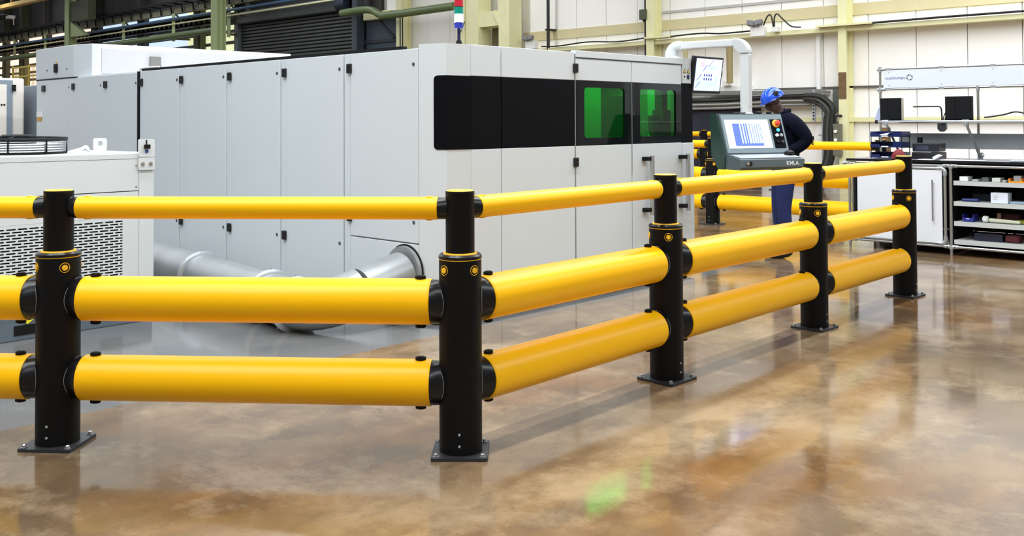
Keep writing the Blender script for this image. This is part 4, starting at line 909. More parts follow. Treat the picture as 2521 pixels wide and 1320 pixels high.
# corner elbow: flat quarter bend
b_ = B(); nrm = Vector((-d2.y, d2.x, 0)); ctr = Vector((bx.x, bx.y, az)) - d2 * 0.10 + Vector((0, 0, -0.10))
outer = [ctr + d2 * 0.142 * math.sin(a) + Vector((0, 0, 0.142 * math.cos(a))) for a in [k * PI / 2 / 8 for k in range(9)]]
inner = [ctr + d2 * 0.055 * math.sin(a) + Vector((0, 0, 0.055 * math.cos(a))) for a in [k * PI / 2 / 8 for k in range(9)]]
prism(b_, [p - nrm * 0.046 for p in outer + inner[::-1]], nrm * 0.092); obj('corner_elbow', b_, mat('elbow_grey', (196, 202, 206), 0.3), co, bevel=0.008)
b_ = B(); box(b_, -0.045, 0.045, -0.036, 0.036, 1.56, az - 0.10)
b_.transform(Matrix.Translation((bx.x - d2.x * .0, bx.y, 0)) @ Matrix.Rotation(math.atan2(d2.y, d2.x), 4, 'Z')); obj('drop_tube', b_, ARMW, co, bevel=0.012)
b_ = B(); lathe(b_, (bx.x, bx.y, 1.505), (0, 0, 1), [(0, 0.06), (0.01, 0.06), (0.014, 0.052), (0.06, 0.05)], 24); obj('drop_collar', b_, ARMW, co, smooth=True)
b_ = B(); n = 16; sweep(b_, [P(-0.05 + 0.08 * math.cos(k * PI / 8), -0.05 + .03 * math.sin(k * PI / 8), 1.516) for k in range(n)], 0.006, 6, True); obj('cable_ring', b_, CABLE, co)
for u in (0.13, 0.235):
    b_ = B(); lathe(b_, P(u, -0.06, 1.508), (0, 0, 1), [(0, 0.022), (0.012, 0.028), (0.022, 0.02), (0.026, 0.0)], 12); obj('top_grip', b_, RUB, co, smooth=True)

# hanging monitor at the machine end
mo = thing('hanging_monitor', 'tilted black-framed monitor with a pale blue picture, hung at the machine end', 'monitor', (0.0, 3.42, 1.7))
mt = math.radians(8); mu = Vector((math.sin(mt), 0, math.cos(mt))); mn = Vector((math.cos(mt), 0, -math.sin(mt))); my = Vector((0, 1, 0)); mcn = Vector((0.02, 3.425, 1.883))
def MP(a, c, h): return mcn + my * a + mu * c + mn * h
def mslab(name, a0, a1, c0, c1, h0, h1, m, par=mo, bev=0.0):
    b_ = B(); prism(b_, [MP(a0, c0, h0), MP(a1, c0, h0), MP(a1, c1, h0), MP(a0, c1, h0)], mn * (h1 - h0)); return obj(name, b_, m, par, bevel=bev)
mslab('case', -0.25, 0.25, -0.175, 0.178, -0.045, 0.0, mat('monitor_black', (16, 16, 22), 0.35), bev=0.006)
ms_ = mslab('screen', -0.222, 0.227, -0.148, 0.158, 0.0, 0.003, emis('monitor_pale', (196, 208, 244), 0.75))
for a0, a1, c0, c1, m in ((-0.15, -0.08, 0.08, 0.13, emis('mon_lilac', (178, 168, 226), 1.0)), (0.0, 0.14, 0.05, 0.10, emis('mon_blue', (168, 190, 228), 1.0)), (-0.20, -0.02, -0.14, -0.04, emis('mon_sky', (176, 204, 234), 1.0)), (0.12, 0.16, -0.14, 0.0, emis('mon_blue', (168, 190, 228), 1.0)), (-0.05, 0.12, -0.10, -0.06, emis('mon_blue', (168, 190, 228), 1.0)), (-0.08, 0.2, .105, .15, emis('mon_rose', (232, 208, 226), 1.1))):
    mslab('screen_patch', a0, a1, c0, c1, 0.003, 0.0034, m, ms_)
NVY = emis('mon_navy', (54, 60, 150), 0.8)
for k in range(4):
    for c in (0.0, -0.038): mslab('screen_mark', -0.075 + k * 0.04, -0.055 + k * 0.04, c - .010, c + 0.012, 0.0034, 0.0038, NVY, ms_)
for a, c in ((-0.19, -0.05), (-0.1, 0.04), (-0.2, -0.12), (0.0, 0.09)):
    b_ = B(); bar(b_, MP(a, c, 0.0036), MP(a + 0.07, c + 0.06, 0.0036), 0.006, 0.0008, mn); obj('screen_stroke', b_, NVY, ms_)
b_ = B(); bar(b_, MP(-0.05, -0.10, -0.045), (-0.06, 3.2, 1.75), 0.04, 0.04); bar(b_, MP(0.1, 0, -0.045), (-0.2, 3.3, 1.80), 0.04, 0.04); bar(b_, (-0.2, 3.3, 1.80), (-0.2, 3.19, 1.80), 0.05, 0.05); obj('bracket', b_, RUB, mo)
b_ = B(); prism(b_, [MP(0.25, 0.0, -0.02), MP(0.262, 0.0, -0.02), MP(0.262, 0.05, -0.02), MP(0.25, 0.05, -0.02)], mn * 0.015); obj('side_tab', b_, mat('tab_green', (30, 90, 80), 0.5), mo)

# ------------------------------------------------------------------ operator
pe = thing('person', 'person in blue hard hat and navy workwear bending over behind the console', 'person', (0.03, 4.86, 0))
fa_ = Vector((-0.76, -0.65, 0)).normalized(); lf = Vector((-fa_.y, fa_.x, 0))    # facing direction and his left hand side
if lf.dot(Vector((5.1, -4.6, 0)) - Vector((0.03, 4.86, 0))) < 0: lf = -lf
def H(f, l, z): return Vector((0.03, 4.86, 0)) + fa_ * f + lf * l + Vector((0, 0, z))
verts, edges, rad, reg = [], [], [], []
def sv(f, l, z, r, parent=None, region='jacket', r2=None):
    verts.append(H(f, l, z)); rad.append((r, r2 or r)); reg.append(region)
    i = len(verts) - 1
    if parent is not None: edges.append((parent, i))
    return i
pel = sv(-0.02, 0, 0.97, 0.16, None, 'jacket', 0.14)
w1 = sv(-0.03, 0, 1.10, 0.165, pel, 'jacket', 0.15); w2 = sv(-0.05, 0, 1.25, 0.18, w1, 'jacket', 0.165); chst = sv(-0.05, 0, 1.38, 0.18, w2, 'jacket', 0.165)
nk0 = sv(-0.01, 0, 1.495, 0.085, chst); nk1 = sv(0.04, 0, 1.545, 0.058, nk0, 'skin')
hd0 = sv(0.085, 0, 1.60, 0.068, nk1, 'skin'); hd1 = sv(0.115, 0, 1.655, 0.088, hd0, 'skin', 0.075); hd2 = sv(0.115, 0, 1.715, 0.082, hd1, 'skin', 0.074)
jaw = sv(0.150, 0, 1.590, 0.045, hd0, 'skin'); chin = sv(0.172, 0, 1.563, 0.026, jaw, 'skin')
nose = sv(0.205, 0, 1.632, 0.016, hd1, 'skin'); mouth = sv(0.190, 0, 1.598, 0.02, jaw, 'skin')
for s in (-1, 1):
    ear = sv(0.085, s * 0.085, 1.645, 0.018, hd1, 'skin')
    sh0 = sv(-0.05, s * 0.15, 1.455, 0.085, chst); sh1 = sv(-0.075, s * 0.205, 1.43, 0.082, sh0)
    if s > 0: pts = [(-0.15, 0.22, 1.33, 0.088), (-0.215, 0.235, 1.24, 0.078), (-0.11, 0.22, 1.165, 0.068), (0.02, 0.20, 1.105, 0.05)]; wr = (0.085, 0.20, 1.085)
    else: pts = [(-0.06, -0.24, 1.30, 0.07), (-0.03, -0.255, 1.18, 0.06), (0.10, -0.23, 1.14, 0.052), (0.2, -0.2, 1.12, 0.045)]; wr = (0.265, -0.19, 1.11)
    p = sh1
    for q in pts: p = sv(q[0], q[1], q[2], q[3], p)
    wri = sv(wr[0], wr[1], wr[2], 0.032, p, 'skin', 0.026)
    palm = sv(wr[0] + 0.06, wr[1], wr[2] - 0.006, 0.036, wri, 'skin', 0.02)
    for k, (dl, ln) in enumerate(((-0.03, .075), (-0.01, .085), (0.01, .08), (0.03, .06))):
        kn = sv(wr[0] + 0.10, wr[1] + dl, wr[2] - 0.006, 0.0095, palm, 'skin'); k2 = sv(wr[0] + 0.10 + ln * .5, wr[1] + dl, wr[2] - 0.016, 0.009, kn, 'skin'); sv(wr[0] + 0.10 + ln * .85, wr[1] + dl, wr[2] - 0.04, 0.0075, k2, 'skin')
    t0 = sv(wr[0] + 0.05, wr[1] - s * 0.045, wr[2] - 0.012, 0.0105, palm, 'skin'); sv(wr[0] + 0.085, wr[1] - s * 0.06, wr[2] - 0.02, 0.009, t0, 'skin')
    # legs
    hp = sv(-0.01, s * 0.095, 0.90, 0.115, pel, 'trousers'); kf = 0.02 if s > 0 else 0.03; 
    th_ = sv(-0.0 + kf * .5, s * 0.10, 0.70, 0.098, hp, 'trousers'); kn = sv(kf, s * 0.105, 0.50, 0.078, th_, 'trousers'); sn = sv(kf - 0.02, s * 0.11, 0.30, 0.072, kn, 'trousers'); an = sv(kf - 0.045, s * 0.115, 0.12, 0.066, sn, 'trousers')
    he = sv(kf - 0.05, s * 0.115, 0.055, 0.05, an, 'boot'); ba = sv(kf + 0.07, s * 0.12, 0.048, 0.047, he, 'boot', 0.044); sv(kf + 0.155, s * 0.122, 0.040, 0.04, ba, 'boot', 0.036)
me = bpy.data.meshes.new('person_body'); me.from_pydata([tuple(v) for v in verts], edges, []); me.update()
ob = bpy.data.objects.new('tmp_body', me); COL.objects.link(ob)
sk = ob.modifiers.new('skin', 'SKIN'); sk.use_smooth_shade = True
lay = me.skin_vertices[0] if len(me.skin_vertices) else None
if lay is None:
    bmx = B(); bmx.from_mesh(me); bmx.verts.layers.skin.verify(); bmx.to_mesh(me); bmx.free(); lay = me.skin_vertices[0]
for i, d in enumerate(lay.data): d.radius = rad[i]; d.use_root = (i == 0)
ob.modifiers.new('sub', 'SUBSURF').levels = 2; ob.modifiers['sub'].render_levels = 2
dg = bpy.context.evaluated_depsgraph_get(); dg.update()
bme = bpy.data.meshes.new_from_object(ob.evaluated_get(dg)); bpy.data.objects.remove(ob)
bme.materials.clear(); order = ['jacket', 'skin', 'trousers', 'boot']
for m in (JACK, SKIN, TROU, BOOT): bme.materials.append(m)
segs = [(verts[a], verts[b], reg[b]) for a, b in edges]
for p in bme.polygons:
    c = p.center; best = None
    for i, v in enumerate(verts):
        dd = (c - v).length - 0.7 * rad[i][0]
        if best is None or dd < best[0]: best = (dd, reg[i])
    p.material_index = order.index(best[1]); p.use_smooth = True
minz = min(v.co.z for v in bme.vertices)
for v in bme.vertices:
    if v.co.z < 0.0: v.co.z = 0.0
bme.transform(WM[pe.name].inverted())
body = link('body', bme, pe)
# collar, hard hat, arm patch
b_ = B(); n = 20; sweep(b_, [H(0.005 + 0.075 * math.cos(2 * PI * k / n), 0.075 * math.sin(2 * PI * k / n), 1.525 - 0.03 * math.cos(2 * PI * k / n)) for k in range(n)], 0.022, 8, True); obj('collar', b_, JACK, pe, smooth=True)
hc = H(0.105, 0, 1.680); tilt = math.radians(24)
hu = (Vector((0, 0, 1)) * math.cos(tilt) + fa_ * math.sin(tilt)).normalized(); hf = (fa_ * math.cos(tilt) - Vector((0, 0, 1)) * math.sin(tilt)).normalized()
b_ = B(); rings = []; seg = 32
for k in range(9):
    a = k / 8 * PI / 2
    rr = math.cos(a); zz = math.sin(a)
    if k == 8: rings.append([b_.verts.new(hc + hu * 0.118)]); continue
    rings.append([b_.verts.new(hc + hf * (0.128 * rr * math.cos(2 * PI * i / seg)) + lf * (0.108 * rr * math.sin(2 * PI * i / seg)) + hu * 0.118 * zz * (1.0 if abs(math.sin(2 * PI * i / seg)) > .18 else 1.03)) for i in range(seg)])
for A2, B2 in zip(rings, rings[1:]):
    for i in range(seg):
        j = (i + 1) % seg
        if len(B2) == 1: b_.faces.new((A2[i], A2[j], B2[0]))
        else: b_.faces.new((A2[i], A2[j], B2[j], B2[i]))
hat = obj('hard_hat', b_, HELM, pe, smooth=True)
b_ = B(); rim_i = []; rim_o = []
for i in range(seg):
    a = 2 * PI * i / seg; fr2 = 1 + (0.32 if math.cos(a) > 0 else 0.10) * max(0.25, abs(math.cos(a))) ** 1.5
    rim_i.append(b_.verts.new(hc + hf * 0.126 * math.cos(a) + lf * 0.106 * math.sin(a))); rim_o.append(b_.verts.new(hc + hf * 0.128 * fr2 * math.cos(a) + lf * 0.113 * math.sin(a) - hu * (0.016 if math.cos(a) > 0 else 0.006)))
for i in range(seg): j = (i + 1) % seg; b_.faces.new((rim_i[i], rim_i[j], rim_o[j], rim_o[i]))
bmesh.ops.solidify(b_, geom=b_.faces[:], thickness=0.004)
obj('hat_brim', b_, HELM, hat, smooth=True)
b_ = B(); cpos = hc + lf * 0.096 + hu * 0.045 - hf * 0.035; lathe(b_, cpos, lf + hu * 0.4, [(0, 0.03), (0.008, 0.028), (0.010, 0.018)], 16); obj('hat_clip', b_, RUB, hat, smooth=True)
b_ = B(); obox(b_, H(-0.252, 0.24, 1.235), fa_ * 0.008, lf * 0.03, Vector((0, 0, 0.045))); obj('elbow_patch', b_, mat('patch_khaki', (176, 150, 70), 0.6), pe, bevel=0.006)
b_ = B(); obox(b_, H(-0.246, 0.24, 1.265), fa_ * 0.012, lf * 0.034, Vector((0, 0, 0.02))); obj('elbow_strap', b_, RUB, pe, bevel=0.006)

# ------------------------------------------------------------------ workbench
bn = thing('workbench', 'tube-framed workbench with white cupboard door, open shelves and dark worktop', 'workbench', (1.7, 6.5, 0))
BY0, BY1, BX0, BX1 = 6.15, 6.90, 0.16, 3.3
b_ = B(); box(b_, BX0 - .02, BX1, BY0 - 0.015, BY1 + .02, 0.985, 1.008); obj('worktop', b_, DESK, bn, bevel=0.004)
b_ = B(); box(b_, BX0 - .02, BX1, BY0 - 0.02, BY0 - 0.015, 0.982, 1.010); obj('top_edging', b_, RUB, bn)
r = 0.015
def tube(p, q, name='frame_tube', m=STEEL, rr=r): 
    b2 = B(); cyl(b2, p, q, rr, 14); return obj(name, b2, m, bn, smooth=True)
TUBE = mat('tube_satin', (168, 168, 160), 0.35, 0.7, var=0.08)
tube((BX0, BY0, 0.955), (BX1, BY0, 0.955)); tube((BX0, BY0, 0.092), (BX1, BY0, 0.092)); tube((BX0, BY1, 0.955), (BX1, BY1, 0.955)); tube((BX0, BY1, 0.092), (BX1, BY1, 0.092))
tube((0.25, BY0 - .005, 0.925), (1.20, BY0 - .005, 0.925), 'door_tube'); tube((0.25, BY0 - .005, 0.122), (1.20, BY0 - .005, 0.122), 'door_tube'); tube((1.235, BY0 - .005, 0.13), (1.235, BY0 - .005, 0.90), 'door_tube', TUBE, .016)
for x in (BX0 + .01, 1.293, 2.3, BX1 - .02):
    tube((x, BY0, 0.0), (x, BY0, 0.975), 'leg', TUBE); tube((x, BY1, 0.0), (x, BY1, 0.975), 'leg', TUBE)
tube((0.205, BY0 + .0, 0.1), (0.205, BY0 + .0, 0.95), 'leg', TUBE, 0.013); tube((0.24, BY0, 0.1), (0.24, BY0, 0.95), 'leg', RUB, 0.012)
for x in (BX0 + .01, 1.293, 2.3):
    for z in (0.955, 0.092):
        b_ = B(); cyl(b_, (x - 0.075, BY0, z), (x + 0.075, BY0, z), 0.0215, 12); cyl(b_, (x, BY0, z - 0.03), (x, BY0, z + 0.02), 0.022, 12); jt = obj('joint', b_, ALU, bn, smooth=True)
        for dx in (-.04, .04):
            b_ = B(); cyl(b_, (x + dx, BY0 - .0225, z), (x + dx, BY0 - .019, z), 0.007, 10); obj('joint_screw', b_, PLATE, jt)
for x, z, sx2, sz in ((1.235, 0.925, -1, -1), (1.235, 0.122, -1, 1), (0.25, 0.925, 1, -1), (0.25, 0.122, 1, 1)):
    b_ = B(); sweep(b_, smooth_path([(x + sx2 * 0.075, BY0 - .005, z), (x + sx2 * 0.03, BY0 - .005, z), (x, BY0 - .005, z + sz * 0.03), (x, BY0 - .005, z + sz * 0.075)]), 0.0215, 10); obj('corner_joint', b_, ALU, bn, smooth=True)
b_ = B(); box(b_, 0.265, 1.205, BY0 - 0.012, BY0 + 0.004, 0.135, 0.905); dr = obj('cupboard_door', b_, mat('door_gloss_white', (226, 228, 234), 0.25, var=0.02), bn, bevel=0.002)
b_ = B(); cyl(b_, (1.115, BY0 - .045, 0.36), (1.115, BY0 - .045, 0.80), 0.009, 12); dh = obj('door_handle', b_, STEEL, dr, smooth=True)
for z in (0.40, 0.76):
    b_ = B(); cyl(b_, (1.115, BY0 - .045, z), (1.115, BY0 - .012, z), 0.006, 8); obj('handle_post', b_, STEEL, dh)
b_ = B(); box(b_, BX0 + .03, BX1 - .02, BY1 - 0.03, BY1 - .01, 0.2, 0.95); obj('back_panel', b_, DARKIN, bn)
b_ = B(); box(b_, 1.262, 1.272, BY0 + 0.02, BY1 - .03, 0.11, 0.95); obj('partition', b_, DARKIN, bn)
b_ = B(); box(b_, BX0 + .035, BX0 + .045, BY0 + 0.02, BY1 - .03, 0.11, 0.95); obj('partition', b_, mat('side_grey', (180, 182, 184), 0.5), bn)
b_ = B(); box(b_, BX0 + .05, 1.26, BY0 + 0.02, BY1 - .03, 0.11, 0.13); obj('cupboard_floor', b_, SHELFM, bn)
SZ = (0.795, 0.577, 0.365, 0.170)
for z in SZ:
    b_ = B(); box(b_, 1.325, 2.28, BY0 - 0.005, BY1 - .05, z - 0.008, z); box(b_, 1.325, 2.28, BY0 - 0.012, BY0 - 0.003, z - 0.045, z + 0.003); obj('shelf', b_, SHELFM, bn)
    b_ = B(); box(b_, 2.32, BX1 - .05, BY0 - 0.005, BY1 - .05, z - 0.008, z); box(b_, 2.32, BX1 - .05, BY0 - 0.012, BY0 - 0.003, z - 0.045, z + 0.003); obj('shelf', b_, SHELFM, bn)
for x in (1.62, 1.70):
    b_ = B(); box(b_, x, x + 0.02, BY1 - .06, BY1 - .04, 0.0, 0.95); obj('shelf_support', b_, RUB, bn)
# upper shelf on struts
US = 1.425; UY = 6.50
tube((0.36, UY, US), (BX1, UY, US), 'shelf_rail', STEEL, 0.016)
b_ = B(); box(b_, 0.42, BX1, UY + 0.01, UY + 0.36, US + 0.005, US + 0.018); obj('upper_shelf', b_, RUB, bn)
b_ = B(); lathe(b_, (0.36, UY, US), (-1, 0, 0), [(0, 0.02), (0.03, 0.02)], 14); obj('end_cap', b_, RUB, bn)
for x in (0.45, 1.335, 2.3):
    tube((x, UY + 0.01, US - 0.02), (x + 0.045, 6.82, 1.02), 'strut', TUBE, 0.014)
    b_ = B(); cyl(b_, (x - 0.035, UY, US), (x + 0.035, UY, US), 0.0225, 12); cyl(b_, (x, UY, US - 0.05), (x, UY, US), 0.02, 12); obj('joint', b_, ALU, bn, smooth=True)
    b_ = B(); cyl(b_, (x + .045, 6.83, 1.01), (x + .045, 6.83, 1.08), 0.024, 12); cyl(b_, (x + .02, 6.82, 1.05), (x + .08, 6.82, 1.05), 0.018, 12); obj('joint', b_, ALU, bn, smooth=True)
for x in (0.222, 1.335, 2.5):
    tube((x, BY1, 0.96), (x, BY1, 2.06 if x < 1 else 1.81), 'upright', TUBE, 0.014)
b_ = B(); box(b_, 0.45, BX1, BY1 - .02, BY1 - .005, 1.115, 1.29); obj('back_rail_panel', b_, mat('rail_grey_green', (176, 182, 182), 0.5, var=0.12, scale=5), bn)
# signboard above
sg = thing('sign_board', 'long pale signboard with a company name and ring emblem above the workbench', 'sign', (1.7, 6.9, 1.8))
b_ = B(); box(b_, 0.262, BX1, BY1 - .008, BY1, 1.828, 2.035); obj('board', b_, mat('sign_pale_grey', (218, 224, 234), 0.4, var=0.01), sg)
for z in (2.052, 1.812):
    b_ = B(); cyl(b_, (0.222, BY1, z), (BX1, BY1, z), 0.013, 12); obj('sign_tube', b_, STEEL, sg, smooth=True)
    b_ = B(); cyl(b_, (0.19, BY1, z), (0.285, BY1, z), 0.02, 12); cyl(b_, (0.222, BY1, z - 0.04), (0.222, BY1, z + 0.03), 0.02, 12); obj('joint', b_, ALU, sg, smooth=True)
    for x in (0.33, 0.94, 1.5):
        b_ = B(); box(b_, x - .03, x + .03, BY1 - .014, BY1 + .014, z - .012, z + .012); obj('clip', b_, ALU, sg)
for x in (0.33, 0.94, 1.5):
    for z in (1.855, 2.01):
        b_ = B(); lathe(b_, (x, BY1 - .008, z), (0, -1, 0), [(0, 0.007), (0.003, 0.005)], 10); obj('sign_screw', b_, GREYP, sg)
b_ = B(); cyl(b_, (1.335, BY1, 1.77), (1.335, BY1, 1.83), 0.02, 12); obj('joint', b_, ALU, sg, smooth=True)
LOGO = mat('logo_blue', (86, 96, 156), 0.5)
text_mesh('lettering', 'outokumpu', 0.0515, (0.286, BY1 - .0085, 1.930), (1, 0, 0), (0, 0, 1), LOGO, sg, 0.0008)
for k in range(8):
    a0, a1_ = k * PI / 4 + 0.06, (k + 1) * PI / 4 - 0.06
    pts = [(0.576 + 0.038 * math.cos(a0 + (a1_ - a0) * i / 5), 1.946 + 0.036 * math.sin(a0 + (a1_ - a0) * i / 5)) for i in range(6)] + [(0.576 + 0.026 * math.cos(a1_ - (a1_ - a0) * i / 5), 1.946 + 0.023 * math.sin(a1_ - (a1_ - a0) * i / 5)) for i in range(6)]
    b_ = B(); prism(b_, [(x, BY1 - .0085, z) for x, z in pts], (0, -0.001, 0)); obj('ring_emblem', b_, mat('emblem_dark', (52, 52, 60), 0.5) if k % 2 == 0 else mat('emblem_grey', (150, 154, 164), 0.5), sg)

# things on the upper shelf
def speaker(x0, x1, y0, y1, z0, z1, label):
    t = thing('black_box', label, 'box', ((x0 + x1) / 2, (y0 + y1) / 2, z0), 'black boxes on the bench shelf')
    b_ = B(); box(b_, x0, x1, y0, y1, z0, z1); obj('case', b_, mat('box_black', (9, 10, 14), 0.6, spec=0.2), t, bevel=0.004)
    b_ = B(); box(b_, x0 + .005, x0 + (x1 - x0) * .38, y0 - 0.004, y0, z0 + .012, z1 - 0.012); obj('front_panel', b_, mat('box_panel', (12, 13, 17), 0.6, spec=0.2), t)
    b_ = B(); box(b_, x0 + (x1 - x0) * .42, x1 - .006, y0 - 0.004, y0, z0 + .012, z1 - 0.012); obj('front_panel', b_, mat('box_panel', (12, 13, 17), 0.6, spec=0.2), t)
    return t
speaker(0.36, 0.60, 6.56, 6.63, 1.443, 1.700, 'black box on the bench shelf under the company name')
speaker(1.095, 1.375, 6.56, 6.63, 1.443, 1.706, 'wider black box on the bench shelf beside the bare upright')
b_ = B(); box(b_, 0.602, 0.612, 6.58, 6.62, 1.443, 1.695); single('beige_board', b_, mat('panel_beige', (190, 184, 166), 0.5), 'thin beige panel leaning against the left black box', 'panel')
b_ = B()
prism(b_, [(0.22, 6.72, 1.443), (0.35, 6.68, 1.443), (0.36, 6.6, 1.50), (0.345, 6.66, 1.64), (0.305, 6.7, 1.64), (0.27, 6.7, 1.56)], (0.01, 0.03, 0)); single('crumpled_sheet', b_, mat('foil_pale_blue', (178, 188, 216), 0.4, var=0.12, scale=12), 'crumpled pale blue sheet left of the black boxes', 'sheet', bevel=0.004)
b_ = B(); sweep(b_, smooth_path([(0.62, 6.88, 1.60), (0.85, 6.88, 1.60), (0.93, 6.88, 1.59), (0.945, 6.88, 1.5), (0.945, 6.88, 1.4)]), 0.009, 6); single('thick_cable', b_, CABLE, 'black cable bending down between the two black boxes', 'cable', smooth=True)
for k in range(2):
    b_ = B(); sweep(b_, smooth_path([(1.09, 6.86, 1.565 - k * .02), (1.03, 6.86, 1.565 - k * .03), (0.98 + k * .02, 6.86, 1.50), (0.955 + k * .02, 6.86, 1.38)]), 0.006, 6); single('thin_cable', b_, CABLE, ('upper' if k == 0 else 'lower') + ' of two thin black cables curving down from the wider black box', 'cable', 'pair of thin cables at the wider black box', smooth=True)
b_ = B(); box(b_, 0.9, 1.0, 6.86, 6.895, 1.34, 1.42); prism(b_, [(0.9, 6.86, 1.34), (1.0, 6.86, 1.34), (0.97, 6.86, 1.31), (0.93, 6.86, 1.31)], (0, 0.03, 0)); single('socket_box', b_, GREYP, 'grey socket box hanging under the bench shelf', 'box')
b_ = B(); sweep(b_, smooth_path([(1.4, 6.9, 1.47), (1.6, 6.9, 1.50), (1.72, 6.9, 1.53), (1.85, 6.9, 1.51), (2.1, 6.9, 1.48)]), 0.010, 6); single('arched_cable', b_, CABLE, 'black cable arching along the wall right of the bare upright', 'cable', smooth=True)

# things on the worktop
WT = 1.009
lt_ = thing('letter_tray_stack', 'stack of three blue letter trays on the left of the worktop', 'tray', (0.53, 6.45, WT))
TR = mat('tray_blue_plastic', (24, 36, 84), 0.3)
for k in range(3):
    z = WT + 0.01 + k * 0.118
    b_ = B(); box(b_, 0.34, 0.70, 6.33, 6.58, z, z + 0.006); box(b_, 0.34, 0.70, 6.57, 6.58, z, z + 0.06); box(b_, 0.34, 0.348, 6.33, 6.58, z, z + 0.06); box(b_, 0.692, 0.70, 6.33, 6.58, z, z + 0.06)
    box(b_, 0.34, 0.45, 6.325, 6.333, z, z + 0.035); box(b_, 0.60, 0.70, 6.325, 6.333, z, z + 0.06); box(b_, 0.45, 0.60, 6.325, 6.333, z, z + 0.018); o = obj('tray', b_, TR, lt_)
    b_ = B(); box(b_, 0.47, 0.55, 6.32, 6.325, z + 0.002, z + 0.014); obj('tray_label', b_, PAPER, o)
for x in (0.342, 0.694):
    for y in (6.345, 6.565):
        b_ = B(); box(b_, x - .003, x + .003, y, y + .008, WT, WT + 0.25); obj('riser', b_, RUB, lt_)
b_ = B(); prism(b_, [(0.36, 6.34, 1.266), (0.52, 6.34, 1.266), (0.56, 6.34, 1.30), (0.54, 6.5, 1.305), (0.36, 6.5, 1.27)], (0, 0, 0.002)); single('paper_sheet', b_, PAPER, 'curled white paper in the top blue tray', 'paper')
b_ = B(); lathe(b_, (0.70, 6.245, WT), (0, 0, 1), [(0, 0.08), (0.03, 0.085), (0.07, 0.06), (0.1, 0.03), (0.11, 0.0)], 14)
for v in b_.verts: v.co.y = 6.245 + (v.co.y - 6.245) * 0.7 + random.uniform(-.006, .006); v.co.z += random.uniform(0, .006)
single('red_beanie', b_, REDM, 'dark red cloth beanie beside the blue letter trays', 'cap', smooth=True)
pr_ = thing('label_printer', 'black desktop label printer on the worktop', 'printer', (0.95, 6.5, WT))
b_ = B(); box(b_, 0.78, 1.08, 6.40, 6.64, WT, WT + 0.075); obj('base', b_, mat('printer_black', (20, 20, 24), 0.4), pr_, bevel=0.008)
b_ = B(); box(b_, 0.785, 1.075, 6.41, 6.63, WT + 0.083, WT + 0.18); obj('lid', b_, mat('printer_lid', (28, 30, 38), 0.35), pr_, bevel=0.012)
b_ = B(); box(b_, 0.78, 1.0, 6.398, 6.41, WT + 0.076, WT + 0.082); obj('chrome_line', b_, ALU, pr_)
b_ = B(); box(b_, 0.83, 0.97, 6.404, 6.411, WT + 0.10, WT + 0.15); obj('glass_lid', b_, mat('printer_glass', (54, 58, 76), 0.2), pr_)
b_ = B(); lathe(b_, (0.80, 6.6, WT + 0.18), (0, 0, 1), [(0, 0.03), (0.06, 0.03)], 14); obj('roll_holder', b_, RUB, pr_)
for pts, lab, m in (([(0.93, 6.19), (1.08, 6.17), (1.10, 6.30), (0.95, 6.32)], 'folded white paper in front of the label printer', PAPER), ([(1.18, 6.16), (1.52, 6.17), (1.60, 6.32), (1.22, 6.33)], 'white paper sheets at the front edge of the worktop near the strut', PAPER), ([(1.05, 6.38), (1.34, 6.36), (1.38, 6.5), (1.07, 6.54)], 'open dark booklet lying right of the label printer', mat('booklet_mauve', (120, 92, 108), 0.6))):
    b_ = B(); prism(b_, [(x, y, WT) for x, y in pts], (0, 0, 0.008)); single('loose_paper', b_, m, lab, 'paper', bevel=0.001)
b_ = B(); prism(b_, [(1.10, 6.20, WT + .001), (1.16, 6.22, WT + 0.05), (1.12, 6.25, WT + .06), (1.07, 6.24, WT + .03)], (0.01, 0.05, 0)); single('crumpled_paper', b_, PAPER, 'crumpled scrap of white paper by the label printer', 'paper')
b_ = B(); box(b_, 1.87, 2.2, 6.18, 6.3, WT, WT + 0.02); single('steel_ruler_case', b_, ALU, 'flat grey metal case at the right end of the worktop', 'case', bevel=0.004)

# things on the open shelves
def sbox(name, x0, x1, z, h, m, label, cat='box', y0=6.17, d=0.15, group='things on the open bench shelves', bev=0.004):
    b_ = B(); box(b_, x0, x1, y0, y0 + d, z, z + h); return single(name, b_, m, label, cat, group, bevel=bev)
z1_, z2_, z3_, z4_ = SZ
sbox('carton', 1.375, 1.46, z1_ + .003, 0.045, WPLAS, 'small white carton at the left of the top bench shelf')
sbox('carton', 1.57, 1.64, z1_ + .003, 0.04, mat('carton_grey', (110, 112, 112), 0.6), 'dark grey carton in the middle of the top bench shelf', y0=6.25)
sbox('carton', 1.50, 1.56, z1_ + .003, 0.02, mat('carton_light_grey', (168, 168, 164), 0.6), 'flat light grey part beside the white carton on the top shelf')
sbox('carton', 1.70, 1.78, z1_ + .003, 0.042, mat('carton_pale', (206, 206, 200), 0.6), 'pale grey carton right of centre on the top bench shelf')
sbox('carton', 1.80, 1.835, z1_ + .003, 0.02, mat('carton_light_grey', (168, 168, 164), 0.6), 'tiny grey part left of the orange tray')
ot = thing('orange_tray', 'orange tray on the top bench shelf', 'tray', (1.98, 6.25, z1_), 'things on the open bench shelves')
b_ = B(); box(b_, 1.86, 2.10, 6.17, 6.33, z1_ + .003, z1_ + 0.018); obj('base', b_, ORG, ot)
for x in (1.86, 1.975, 2.09): b_ = B(); box(b_, x, x + .012, 6.17, 6.33, z1_ + .018, z1_ + 0.045); obj('divider', b_, ORG, ot)
sbox('carton', 1.90, 1.97, z1_ + .018, 0.055, GREYP, 'grey block sitting in the orange tray', y0=6.2, d=0.1)
pk = thing('white_package', 'white printed package on the second bench shelf', 'package', (1.77, 6.25, z2_), 'things on the open bench shelves')
